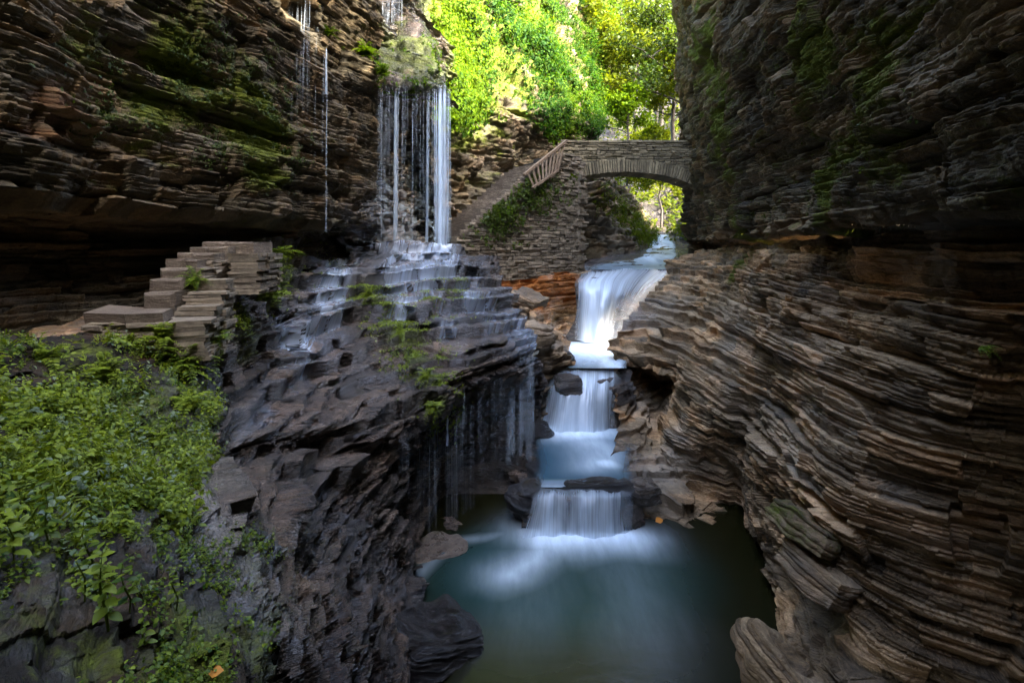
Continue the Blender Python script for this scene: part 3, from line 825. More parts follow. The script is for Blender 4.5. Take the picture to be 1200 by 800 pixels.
# upper basin
G = [R((652, 402, 22.6), (680, 400, 22.6), (710, 400, 22.6), (742, 398, 22.6)),
     R((655, 412, 20.9), (682, 410, 20.9), (712, 410, 20.9), (742, 410, 20.9)),
     R((660, 422, 19.0), (688, 422, 18.9), (714, 424, 18.9), (738, 424, 18.9)),
     R((655, 433, 17.6), (682, 433, 17.6), (710, 434, 17.6), (735, 434, 17.6))]
A = np.array(G); A[..., 2] = -3.88
C = surf(A, 2.0)
fm = np.exp(-(np.hypot((C[..., 0] - P(700, 405, 21.4)[0]) * 0.5, (C[..., 1] - 21.0) * 0.45)) ** 2) * 1.1
fm = np.maximum(fm, 0.75 * np.exp(-((C[..., 0] - 3.4) / 0.5) ** 2) * sstep(21, 18.6, C[..., 1]))
o = new_mesh('stream_water', C.reshape(-1, 3), grid_faces(*C.shape[:2]), M_RUN, dict(foam_sheen=np.clip(fm, 0, 1), silt=np.full(fm.shape, 0.3), thin=edge_thin(C)))
tag(o, kind='structure')
# middle fall: fanned out over a bulge
sheet('waterfall', lip([
    R((646, 424, 18.4), (662, 423.5, 18.5), (682, 423.5, 18.5), (702, 423.5, 18.5), (718, 423.5, 18.5), (730, 424, 18.5)),
    R((645, 438, 17.5), (662, 434, 17.6), (682, 433, 17.7), (702, 433, 17.7), (718, 434, 17.7), (728, 438, 17.7)),
    R((642, 450, 17.15), (660, 446, 17.1), (681, 445, 17.05), (702, 446, 17.1), (718, 448, 17.2), (728, 452, 17.4)),
    R((640, 466, 16.9), (658, 462, 16.7), (680, 461, 16.6), (701, 463, 16.65), (717, 466, 16.8), (726, 470, 17.1)),
    R((636, 486, 16.75), (655, 484, 16.5), (678, 484, 16.35), (700, 485, 16.4), (716, 487, 16.6), (724, 489, 16.9)),
    R((630, 506, 16.6), (652, 506, 16.3), (677, 507, 16.15), (700, 507, 16.2), (716, 507, 16.5), (726, 506, 16.8)),
], 2, 0.22), [[0, .05, .2, .4, .2, 0], [.05, .3, .45, .6, .4, .05], [.15, .5, .75, .85, .5, .08], [.2, .75, .95, .75, .42, .08], [.25, .75, 1, .7, .42, .05], [.3, .85, 1, .75, .4, .08]],
      M_FALL, 2.2, 0.10, 'fan-shaped middle fall between the upper basin and the blue run', 'waterfall')
# the run below it
G = [R((628, 498, 16.9), (660, 498, 16.9), (695, 498, 16.9), (722, 498, 16.9), (742, 500, 16.9)),
     R((626, 512, 15.9), (655, 512, 15.9), (692, 512, 15.9), (726, 512, 15.9), (744, 514, 15.9)),
     R((622, 530, 14.8), (652, 530, 14.8), (690, 530, 14.8), (722, 530, 14.8), (740, 532, 14.8)),
     R((628, 548, 13.8), (655, 548, 13.8), (690, 548, 13.8), (722, 548, 13.8), (742, 550, 13.8)),
     R((622, 566, 13.0), (652, 566, 13.0), (690, 566, 13.0), (724, 566, 13.0), (744, 566, 13.0)),
     R((622, 574, 12.72), (652, 574, 12.72), (690, 574, 12.72), (724, 574, 12.72), (742, 574, 12.72))]
A = np.array(G); A[..., 2] = -5.48; A[-1, :, 2] = -5.58
C = surf(A, 2.0)
fx, fy = C[..., 0] + 0.2 * fbm(C[..., 0], C[..., 1], C[..., 0] * 0, 311, 2), C[..., 1]
fm = 1.0 * np.exp(-((fx - 2.0) / 1.1) ** 2 - ((fy - 16.3) / 0.75) ** 2)
fm = np.maximum(fm, 0.42 * np.exp(-((fx - 2.1 - 0.35 * np.sin(fy * 1.4)) / 0.75) ** 2) * sstep(12.8, 14.0, fy))
fm = np.maximum(fm, 0.8 * np.exp(-((fx - 2.5) / 0.35) ** 2 - ((fy - 13.9) / 0.35) ** 2))
fm = np.maximum(fm, 0.45 * sstep(12.9, 12.5, fy))
o = new_mesh('stream_water', C.reshape(-1, 3), grid_faces(*C.shape[:2]), M_RUN, dict(foam_sheen=np.clip(fm, 0, 1), silt=np.full(fm.shape, 0.1), thin=edge_thin(C)))
tag(o, kind='structure')
# lowest fall: a curtain into the pool
sheet('waterfall', lip([
    R((628, 569, 12.85), (645, 568, 12.9), (665, 568, 12.9), (690, 568, 12.9), (715, 568, 12.9), (740, 570, 12.95)),
    R((626, 575, 12.58), (645, 574, 12.6), (665, 574, 12.6), (690, 574, 12.6), (715, 574, 12.6), (742, 575, 12.66)),
    R((624, 582, 12.36), (644, 579, 12.38), (665, 579, 12.36), (690, 579, 12.36), (715, 579, 12.36), (742, 580, 12.45)),
    R((622, 595, 12.22), (643, 592, 12.22), (665, 592, 12.2), (690, 592, 12.2), (715, 592, 12.22), (742, 592, 12.32)),
    R((616, 615, 12.14), (642, 613, 12.12), (665, 613, 12.1), (690, 613, 12.1), (715, 613, 12.12), (742, 613, 12.24)),
    R((611, 634, 12.06), (641, 634, 12.02), (665, 634, 12.0), (690, 634, 12.0), (715, 634, 12.02), (743, 634, 12.16)),
], 3, 0.16), [[0, 0, 0, 0, 0, 0], [.1, .4, .2, .5, .45, .12], [.2, .62, .32, .66, .55, .15], [.3, .75, .42, .7, .6, .18], [.35, .8, .5, .72, .64, .2], [.6, .95, .85, .95, .9, .35]],
      M_FALL, 2.0, 0.07, 'straight white curtain of the lowest fall, dropping into the round green pool', 'waterfall')
# far stream above the slide
G = [R((752, 268, 45.0), (768, 268, 45.0), (780, 268, 45.0)), R((760, 284, 36.5), (774, 284, 36.5), (790, 284, 36.5)),
     R((752, 297, 31.5), (772, 297, 31.5), (796, 296, 31.5)), R((744, 303, 29.5), (770, 304, 29.4), (794, 303, 29.4)),
     R((690, 312, 28.0), (740, 312, 28.0), (800, 311, 28.0)), R((684, 317, 26.0), (735, 317, 26.6), (795, 316.5, 27.2))]
C = surf([[(p[0], p[1], p[2] + 0.05) for p in r] for r in G], 2.0)
fm = np.clip(0.35 + 0.5 * fbm(C[..., 0] * 1.5, C[..., 1] * 0.5, C[..., 0] * 0, 321, 3), 0, 1) * sstep(27.5, 30, C[..., 1]) + 0.12
o = new_mesh('stream_water', C.reshape(-1, 3), grid_faces(*C.shape[:2]), M_RUN, dict(foam_sheen=np.clip(fm, 0, 1), silt=np.full(fm.shape, 0.2), thin=edge_thin(C)))
tag(o, kind='structure')


def strands(name, items, mat, label, cat='waterfall'):
    """thin falling threads; each is a half-round ribbon, broken and fading along its length.
    items: (px, d, ytop, ybot, width_px, dens_top, dens_bot)"""
    V, Fc, Dn, UV = [], [], [], []
    for k, (px, d, y0, y1, wpx, da, db) in enumerate(items):
        n, m = 28, 5
        base = len(V)
        w = wpx / F * d * 0.5
        x0, _, z0 = P(px, y0, d); z1 = P(px, y1, d)[2]
        rr = random.Random(k * 7 + len(items))
        dr = rr.uniform(-0.03, 0.03)
        for i in range(n + 1):
            t = i / n
            for j in range(m):
                a = (j / (m - 1) - 0.5) * math.pi
                ww = w * (0.75 + 0.5 * t)
                V.append((x0 + dr * t + math.sin(a) * ww, d - math.cos(a) * ww * 0.6 - 0.10 * math.sqrt(t), z0 + (z1 - z0) * t))
                e = math.cos(a) ** 0.8 if abs(a) < 1.57 else 0.0
                Dn.append((da + (db - da) * t) * e * min(1, t * 12 + 0.2))
                UV.append((k * 3.7 + j * 0.06, t * 2.5))
        for i in range(n):
            for j in range(m - 1):
                a = base + i * m + j
                Fc.append((a, a + 1, a + m + 1, a + m))
    o = new_mesh(name, V, Fc, mat, dict(dens=Dn), uv=np.array(UV))
    tag(o, label, cat)
    return o


rs = random.Random(4)
it = [(516, 17.3, 100, 286, 7, 1.0, 0.95), (521, 17.2, 98, 288, 6, 0.85, 0.75), (511.5, 17.4, 105, 284, 2.0, 0.6, 0.5),
      (526, 17.6, 110, 284, 4, 0.35, 0.3)]
for i in range(16):
    it.append((rs.uniform(508, 528), 17.3 + rs.uniform(-.1, .3), 104, rs.uniform(276, 290), rs.uniform(0.8, 1.8), rs.uniform(.3, .6), rs.uniform(.2, .5)))
strands('waterfall', it, M_THIN, 'brightest ribbon of the side fall, dropping from the right end of the mossy lip', 'waterfall')
it = [(464, 16.7, 92, 282, 5, 0.62, 0.5), (467, 16.8, 94, 280, 2.2, 0.5, 0.4), (502, 17.5, 100, 284, 4, 0.5, 0.42), (447, 16.1, 90, 278, 1.0, .35, .2), (484, 17.1, 100, 282, 1.6, .38, .25)]
for i in range(48):
    px = rs.uniform(443, 510)
    it.append((px, 15.7 + (px - 440) / 70 * 1.8, 96 + rs.uniform(0, 8), rs.uniform(150, 284), rs.choice((0.5, 0.6, 0.8, 0.9, 1.6)), rs.uniform(.10, .42), rs.uniform(.0, .2)))
strands('waterfall', it, M_THIN, 'loose curtain of thin threads falling from the mossy lip in front of the dark recess', 'waterfall')
it = [(369, 13.6, -20, 36, 6, .65, .7), (374, 13.7, -20, 40, 4, .55, .6), (383, 13.4, 56, 112, 3.0, .75, .5), (383.5, 13.4, 100, 272, 2.2, .45, .22), (380, 13.4, 60, 180, 1.6, .35, .12), (371, 13.3, 44, 272, 1.2, .3, .12)]
for i in range(26):
    px = rs.uniform(333, 364)
    it.append((px, 12.6, rs.uniform(-15, 30), rs.uniform(70, 150), rs.uniform(0.8, 2.0), rs.uniform(.15, .36), 0.03))
strands('waterfall', it, M_THIN, 'faint blue trickles on the dark left cliff, left of the mossy lip', 'waterfall')
it = []
for i in range(34):
    px = rs.uniform(418, 475)
    it.append((px, 16.6 + (px - 418) / 57 * 1.2, -12, rs.uniform(20, 34), rs.uniform(0.7, 1.6), rs.uniform(.2, .45), rs.uniform(.1, .3)))
strands('waterfall', it, M_THIN, 'row of short drips under the topmost rock shelf above the mossy lip', 'waterfall')
it = []
for i in range(34):
    px = rs.uniform(594, 626)
    it.append((px, 15.4 + rs.uniform(-.15, .1), rs.uniform(408, 430), rs.uniform(500, 556), rs.choice((0.8, 1.2, 2.0, 4.0, 6.0)), rs.uniform(.12, .38), rs.uniform(.1, .35)))
for i in range(80):
    px = rs.uniform(478, 600)
    yt = 512 - (px - 478) * 0.62 if px < 560 else 440 - (px - 560) * 0.35
    it.append((px, 11.6 + (px - 478) / 120 * 3.0, yt + 6, yt + rs.uniform(70, 190), rs.choice((0.5, 0.6, 0.8, 1.0, 1.8)), rs.uniform(.15, .45), rs.uniform(0.02, .16)))
for i in range(22):
    px = rs.uniform(440, 480)
    it.append((px, 10.6, 512 + rs.uniform(-4, 8), rs.uniform(540, 600), rs.uniform(0.6, 1.2), rs.uniform(.12, .3), 0))
it.append((525, 12.4, 478, 520, 3.0, .6, .5)); it.append((544, 13.1, 452, 500, 2.6, .5, .2))
strands('waterfall', it, M_THIN, 'dripping veil under the brink of the wet slab, over the black hollow beside the pool', 'waterfall')

# film of water sliding over the wet slab from the side falls, with blue sky sheen put into its colour
G2, N, G = SURF['rock_slab']
q = to_px(G)
px_, py_ = q[..., 0], q[..., 1]
flow = np.zeros(px_.shape)
def stream_path(pts, wd, amp):
    global flow
    for (a, b) in zip(pts, pts[1:]):
        d_, t_ = seg_dist(px_, py_, a, b)
        flow = np.maximum(flow, amp * np.exp(-(d_ / wd) ** 2))
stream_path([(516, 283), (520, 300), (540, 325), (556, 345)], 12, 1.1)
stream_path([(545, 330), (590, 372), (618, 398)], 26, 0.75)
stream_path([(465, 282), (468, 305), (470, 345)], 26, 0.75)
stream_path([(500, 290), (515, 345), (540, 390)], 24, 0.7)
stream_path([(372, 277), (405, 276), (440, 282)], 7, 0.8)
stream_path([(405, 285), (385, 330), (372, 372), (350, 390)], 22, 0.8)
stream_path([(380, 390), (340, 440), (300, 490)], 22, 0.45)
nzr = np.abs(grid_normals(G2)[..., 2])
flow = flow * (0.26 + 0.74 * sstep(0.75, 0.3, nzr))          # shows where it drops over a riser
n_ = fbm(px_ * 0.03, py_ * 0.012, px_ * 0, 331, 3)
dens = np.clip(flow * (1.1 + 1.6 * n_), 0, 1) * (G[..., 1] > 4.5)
hh_, ww_ = px_.shape
V = (G2 + N * 0.012 + np.array([0, -0.006, 0.006])).reshape(-1, 3)
fq = grid_faces(hh_, ww_)
keep = dens.reshape(-1)[fq].max(1) > 0.06
fq = fq[keep]
idx = np.unique(fq); mp = -np.ones(len(V), int); mp[idx] = np.arange(len(idx))
uv_ = np.stack([px_ / 300.0, py_ / 900.0], -1).reshape(-1, 2)
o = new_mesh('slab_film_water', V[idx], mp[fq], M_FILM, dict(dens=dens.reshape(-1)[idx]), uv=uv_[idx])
tag(o, kind='structure')

# ================================================================== masonry, bridge, rail, steps
M_STONE = simple('laid grey shale', (0.05, 0.038, 0.025), (0.29, 0.235, 0.16), 12.0, 0.8, 0.9, attr='tone')
M_STONE2 = simple('warm laid shale', (0.06, 0.048, 0.032), (0.27, 0.225, 0.16), 16.0, 0.8, 0.9, attr='tone')
M_BRIDGE = simple('weathered bridge stone', (0.04, 0.03, 0.016), (0.29, 0.225, 0.125), 7.0, 0.85, 0.9, attr='tone')
M_STEP = rock_material('worn step stone', (0.13, 0.10, 0.07), (0.45, 0.36, 0.26), (0.66, 0.56, 0.43), bump=0.6, crinkle=1.0)
M_CORE = simple('mortar core', (0.02, 0.018, 0.015), (0.05, 0.045, 0.035), 8.0, 0.9, 0.2)
M_WOOD = simple('weathered rail timber', (0.08, 0.052, 0.032), (0.25, 0.175, 0.11), 6.0, 0.75, 0.3, (12, 12, 1.5))
BOXF = np.array([(0, 3, 2, 1), (4, 5, 6, 7), (0, 1, 5, 4), (1, 2, 6, 5), (2, 3, 7, 6), (3, 0, 4, 7)])


class Stones:
    """a pile of laid stones collected into one mesh (each stone a chamfered block)"""
    def __init__(s): s.V, s.F, s.T = [], [], []
    def block(s, o, ex, ey, ez, tone=None, jit=0.0, rnd=random, chamf=0.18):
        """o: corner; ex, ey, ez: edge vectors; front is -ey side"""
        o, ex, ey, ez = map(np.asarray, (o, ex, ey, ez))
        b = len(s.V)
        lx, lz = np.linalg.norm(ex), np.linalg.norm(ez)
        c = min(chamf * min(lx, lz), 0.05)
        ux, uz = ex / lx, ez / lz
        uy = ey / np.linalg.norm(ey)
        def J(): return np.array([rnd.uniform(-jit, jit) for _ in range(3)])
        # back quad, front outer quad (set back by c), front inner quad
        q0 = [o + ey, o + ex + ey, o + ex + ey + ez, o + ey + ez]
        q1 = [o + uy * c + J(), o + ex + uy * c + J(), o + ex + ez + uy * c + J(), o + ez + uy * c + J()]
        q2 = [o + ux * c + uz * c + J() * .6, o + ex - ux * c + uz * c + J() * .6, o + ex - ux * c + ez - uz * c + J() * .6, o + ux * c + ez - uz * c + J() * .6]
        s.V += q0 + q1 + q2
        t = rnd.random() if tone is None else tone
        s.T += [t] * 12
        for i in range(4):
            j = (i + 1) % 4
            s.F.append((b + 4 + i, b + 4 + j, b + j, b + i)[::-1])
            s.F.append((b + 8 + i, b + 8 + j, b + 4 + j, b + 4 + i)[::-1])
        s.F.append((b + 8, b + 9, b + 10, b + 11))
        s.F.append((b + 3, b + 2, b + 1, b + 0))
    def build(s, name, mat, parent=None):
        return new_mesh(name, s.V, s.F, mat, dict(tone=s.T), smooth=False, parent=parent)


def box_mesh(name, boxes, mat, parent=None):
    V, Fq, T = [], [], []
    for o, ex, ey, ez in boxes:
        o, ex, ey, ez = map(np.asarray, (o, ex, ey, ez))
        b = len(V)
        V += [o, o + ex, o + ex + ey, o + ey, o + ez, o + ex + ez, o + ex + ey + ez, o + ey + ez]
        Fq += [tuple(b + i for i in f) for f in BOXF]
        T += [0.5] * 8
    return new_mesh(name, V, Fq, mat, dict(tone=T), smooth=False, parent=parent)


def tube(name, pts, rads, mat, parent=None, sides=7, tone=0.5, seed=0):
    pts = [np.array(p, float) for p in pts]
    V, Fq = [], []
    for i, p in enumerate(pts):
        t = pts[min(i + 1, len(pts) - 1)] - pts[max(i - 1, 0)]
        t /= max(np.linalg.norm(t), 1e-9)
        a = np.cross(t, (0, 0, 1.0) if abs(t[2]) < 0.9 else (1.0, 0, 0)); a /= np.linalg.norm(a)
        b = np.cross(t, a)
        for k in range(sides):
            an = 2 * math.pi * k / sides
            V.append(p + (a * math.cos(an) + b * math.sin(an)) * rads[i])
    for i in range(len(pts) - 1):
        for k in range(sides):
            j = (k + 1) % sides
            Fq.append((i * sides + k, i * sides + j, (i + 1) * sides + j, (i + 1) * sides + k))
    if name is None: return V, Fq
    return new_mesh(name, V, Fq, mat, dict(tone=[tone] * len(V)), parent=parent)


# ---- retaining wall that carries the upper stairs
rm = random.Random(21)
wa, wb = np.array(P(536, 318, 20.6)), np.array(P(682, 318, 26.0))
wa[2] = -1.3; wb[2] = -1.3
du = wb - wa; Lw = np.linalg.norm(du); du /= Lw
nu_ = np.array([-du[1], du[0], 0.0])            # into the hill
nu_ = nu_ if nu_[1] > 0 else -nu_
def wall_top(s):                                # follows the stairs up, then level under the bridge end
    pts = [(0.0, 0.35), (0.45, 0.75), (1.6, 1.5), (3.0, 2.5), (4.0, 3.25), (4.6, 3.55), (5.4, 4.1), (6.2, 4.35), (Lw, 4.4)]
    for (a, za), (b, zb) in zip(pts, pts[1:]):
        if s <= b: return za + (zb - za) * (s - a) / (b - a)
    return pts[-1][1]
root = empty('stone_wall', tuple(wa))
tag(root, 'dry-laid grey stone retaining wall under the bridge stairs, patched with creeper, orange stain at its foot', 'wall')
S = Stones()
z = -1.35
while z < 4.5:
    hgt = rm.uniform(0.07, 0.17)
    s = rm.uniform(-0.3, 0)
    while s < Lw:
        l = rm.uniform(0.18, 0.62)
        if wall_top(max(0, min(Lw, s + l / 2))) > z + hgt * 0.4 and s + l > 0:
            p = wa + du * s + np.array([0, 0, z - wa[2]]) - nu_ * rm.uniform(-0.05, 0.09) - nu_ * (0.16 * (4.4 - z) / 5.5 - 0.1)
            S.block(p - root.location, du * (l - 0.025), nu_ * 0.35, (0, 0, hgt - 0.018), jit=0.018, rnd=rm)
        s += l
    z += hgt
S.build('stonework', M_STONE, root)
bx = []
for i in range(12):
    s0, s1 = Lw * i / 12, Lw * (i + 1) / 12
    zt = wall_top(s0) - 0.05
    bx.append((wa + du * s0 + nu_ * 0.18 - np.array(root.location), du * (s1 - s0), nu_ * 1.2, (0, 0, zt - wa[2])))
box_mesh('core', bx, M_CORE, root)
# the wall's return under the bridge
S = Stones()
z = -1.35
while z < 3.6:
    hgt = rm.uniform(0.08, 0.18); s = rm.uniform(-0.3, 0)
    while s < 4.0:
        l = rm.uniform(0.25, 0.7)
        S.block(wb + nu_ * s + np.array([0, 0, z - wb[2]]) + du * rm.uniform(-0.03, 0.03) - np.array(root.location), nu_ * (l - .012), -du * 0.35, (0, 0, hgt - .008), jit=0.012, rnd=rm)
        s += l
    z += hgt
S.build('return_wall', M_STONE, root)

# ---- stairs up to the bridge, on top of that wall
root = empty('stone_stairs', tuple(wa))
tag(root, 'narrow flight of pale stone steps climbing from behind the side falls to the bridge', 'stairs')
n = 17
for i in range(n):
    s0 = 0.1 + 4.6 * i / n
    z1 = wall_top(s0 + 0.2) + 0.05
    S = Stones()
    p = wa + du * s0 - nu_ * (0.02 + rm.uniform(0, .05)); p[2] = z1 - 0.3
    l = 4.6 / n + 0.06
    S.block(p - np.array(root.location), du * l, nu_ * 1.5, (0, 0, 0.3), tone=rm.uniform(.6, 1), jit=0.01, rnd=rm, chamf=0.08)
    S.build('step', M_STEP, root)

# ---- wooden railing beside the top of those stairs
r0 = np.array(P(617, 216, 22.9))
root = empty('wooden_railing', tuple(r0))
tag(root, 'short sloping wooden railing with upright balusters at the left end of the arch bridge', 'railing')
L0 = np.array(root.location)
tb0, tb1 = np.array(P(614, 205, 22.9)), np.array(P(664, 165, 24.9))
bb0, bb1 = np.array(P(624, 220, 22.9)), np.array(P(654, 200, 24.4))
def beam(name, a, b, wd, ht):
    a, b = np.array(a), np.array(b)
    e = b - a
    side = np.cross(e, (0, 0, 1.0)); side /= np.linalg.norm(side)
    up = np.cross(side, e); up /= np.linalg.norm(up)
    box_mesh(name, [(a - side * wd / 2 - up * ht / 2 - L0, e, side * wd, up * ht)], M_WOOD, root)
beam('handrail', tb0, tb1, 0.12, 0.11)
beam('bottom_rail', bb0, bb1, 0.10, 0.09)
for i in range(9):
    t = 0.06 + 0.92 * i / 8
    a = bb0 + (bb1 - bb0) * t
    k = 0.02 + 0.95 * t
    b = tb0 + (tb1 - tb0) * k
    beam('baluster', a, b, 0.075, 0.07)

# ---- arch bridge
rb = random.Random(33)
by0, by1 = 28.0, 29.7                        # front and back faces
xl, xr = P(660, 0, by0)[0], P(816, 0, by0)[0]
root = empty('stone_bridge', (0.5 * (xl + xr), 28.8, 3.4))
tag(root, 'small stone footbridge with a low segmental arch, spanning the gorge between the two cliffs', 'bridge')
L0 = np.array(root.location)
# intrados: circle through the springings and crown
ax0, az0, ax1, az1 = xl + 0.15, 3.35, xr + 0.1, 3.05
xc = 0.5 * (ax0 + ax1) - 0.35; crown = 3.86
def intr(x):
    t = (x - xc) / (0.5 * (ax1 - ax0) + 0.35)
    rise = crown - 3.05
    return crown - rise * (t * t * 0.75 + 0.25 * t ** 4) + 0.0
S = Stones()
x = xl - 0.1
while x < xr + 0.3:
    wv = rb.uniform(0.09, 0.17)
    z0, z1 = intr(x), intr(x + wv)
    sl_ = (z1 - z0) / wv
    nrm = np.array([-sl_, 0, 1.0]); nrm /= np.linalg.norm(nrm)
    tn = np.array([1.0, 0, sl_]) * (wv - 0.028)
    hgt = rb.uniform(0.60, 0.68)
    S.block(np.array([x, by0 - rb.uniform(0.04, 0.13), z0 - rb.uniform(0, .02)]) - L0, tn, (0, by1 - by0 + 0.1, 0), nrm * hgt, jit=0.012, rnd=rb)
    x += wv
S.build('arch_ring', M_BRIDGE, root)
for nm_, yf, dy in (('parapet', by0, 0.42), ('parapet', by1 - 0.42, 0.42)):
    S = Stones()
    z = 3.4
    while z < 5.33:
        hgt = rb.uniform(0.07, 0.15)
        x = xl - rb.uniform(0.0, 0.4)
        while x < xr + 0.2:
            l = rb.uniform(0.2, 0.6)
            if z + hgt * 0.5 > intr(x + l / 2) + 0.60:
                S.block(np.array([x, yf - rb.uniform(-0.03, 0.07), z]) - L0, (l - .03, 0, 0), (0, dy, 0), (0, 0, hgt - .022), jit=0.02, rnd=rb)
            x += l
        z += hgt
    S.build(nm_, M_BRIDGE, root)
    S = Stones()
    x = xl - 0.1
    while x < xr + 0.2:
        l = rb.uniform(0.4, 0.8)
        S.block(np.array([x, yf - 0.07, z + 0.0]) - L0, (l - .015, 0, 0), (0, dy + 0.12, 0), (0, 0, rb.uniform(.09, .13)), jit=0.015, rnd=rb)
        x += l
    S.build('coping', M_BRIDGE, root)
bxs = []
for i in range(24):
    x0 = xl + (xr - xl) * i / 24
    zi = min(intr(x0), intr(x0 + (xr - xl) / 24)) + 0.2
    bxs.append((np.array([x0, by0 + 0.05, zi]) - L0, ((xr - xl) / 24, 0, 0), (0, by1 - by0 - 0.1, 0), (0, 0, 4.5 - zi)))
box_mesh('deck', bxs, M_CORE, root)

# ---- steps beside the left cliff
rt = random.Random(12)
root = empty('stone_stairs', P(185, 370, 7.6))
tag(root, 'curving flight of pale tan stone steps above the leafy bank, below the dark left cliff', 'stairs')
L0 = np.array(root.location)
st = [((166, 204), 342, 356, 7.50), ((174, 215), 326, 341, 7.78), ((187, 221), 314, 326, 8.05), ((194, 232), 304, 314, 8.35), ((207, 250), 297, 305, 8.7), ((222, 265), 289, 297, 9.1), ((236, 296), 283, 289, 9.5)]
for i, ((xa, xb), yt, yb, d) in enumerate(st):
    a, b = np.array(P(xa, yt, d - 0.04)), np.array(P(xb, yt, d))
    zt, zb = P(0, yt, d)[2], P(0, yb, d)[2]
    ex = b - a; ex[2] = 0
    ey = np.array([-ex[1], ex[0], 0.0]); ey /= np.linalg.norm(ey)
    if ey[1] < 0: ey = -ey
    S = Stones()
    k = 0.0
    cuts = sorted([0, 1] + ([rt.uniform(.35, .7)] if i > 2 else []))
    for c0, c1 in zip(cuts, cuts[1:]):
        S.block(np.array([a[0], a[1], zb - 0.25]) + ex * c0 - L0, ex * (c1 - c0 - 0.01), ey * 0.9, (0, 0, zt - zb + 0.25), tone=rt.uniform(.45, 1), jit=0.02, rnd=rt, chamf=0.1)
    S.build('step', M_STEP, root)
# landing slabs at the foot of the steps
S = Stones()
for q in (((97, 373, 6.9), (145, 378, 6.75), (172, 358, 7.5), (128, 362, 7.9)), ((146, 377, 6.77), (190, 374, 6.95), (203, 357, 7.55), (173, 358, 7.5))):
    a, b, c, dd = (np.array(P(*t)) for t in q)
    zt = -0.83
    b_ = len(S.V)
    for p in (a, b, c, dd): S.V.append(np.array([p[0], p[1], zt + rt.uniform(-.012, .012)]) - L0)
    for p in (a, b, c, dd): S.V.append(np.array([p[0] + .01, p[1] + .02, zt - 0.13]) - L0)
    S.F += [(b_, b_ + 1, b_ + 2, b_ + 3)] + [(b_ + 4 + i, b_ + 4 + (i + 1) % 4, b_ + (i + 1) % 4, b_ + i) for i in range(4)]
    S.T += [rt.uniform(.8, 1)] * 8
S.build('landing', M_STEP, root)
# dry-laid wall carrying the landing and the flight
S = Stones()
prof = [(100, 379, 6.72, 405), (150, 379, 6.78, 420), (192, 376, 6.95, 425), (205, 358, 7.42, 420), (216, 342, 7.72, 410), (224, 328, 8.0, 400), (236, 314, 8.3, 380), (252, 305, 8.65, 360), (268, 297, 9.05, 345), (296, 287, 10.0, 345)]
for (xa, ya, da, ba), (xb, yb_, db, bb_) in zip(prof, prof[1:]):
    a, b = np.array(P(xa, ya, da)), np.array(P(xb, yb_, db))
    zb = P(0, ba, da)[2]; zt = min(a[2], b[2])
    ex = b - a; ex[2] = 0
    Lx = np.linalg.norm(ex); ux = ex / Lx
    ey = np.array([-ux[1], ux[0], 0.0]); ey = ey if ey[1] > 0 else -ey
    z = zb
    while z < zt - 0.01:
        hgt = min(rt.uniform(0.03, 0.075), zt - z); s = -0.02
        while s < Lx:
            l = min(rt.uniform(0.12, 0.45), Lx - s + 0.02)
            S.block(np.array([a[0], a[1], z]) + ux * s - ey * rt.uniform(-0.05, 0.05) - L0, ux * (l - .012), ey * 0.5, (0, 0, max(.02, hgt - .006)), jit=0.012, rnd=rt)
            s += l
        z += hgt
S.build('side_wall', M_STONE, root)
# path level between bank and cliff
G = [[(-7.6, 3.0, -1.6), (-5.6, 3.0, -1.55), (-4.0, 3.0, -1.5)], [(-8.0, 5.0, -1.25), (-6.0, 5.2, -1.2), (-4.6, 4.9, -1.1)],
     [(-7.8, 7.0, -1.08), (-6.0, 7.0, -1.02), (-5.0, 6.8, -0.97)], [(-7.2, 9.0, -1.0), (-6.0, 9.0, -0.96), (-4.9, 8.0, -0.95)]]
rock('path', G, M_LOW, thick=0.05, med=0.03, thin=0.02, rough=0.04, block=0.4, wet=0.45, rust=0.15)


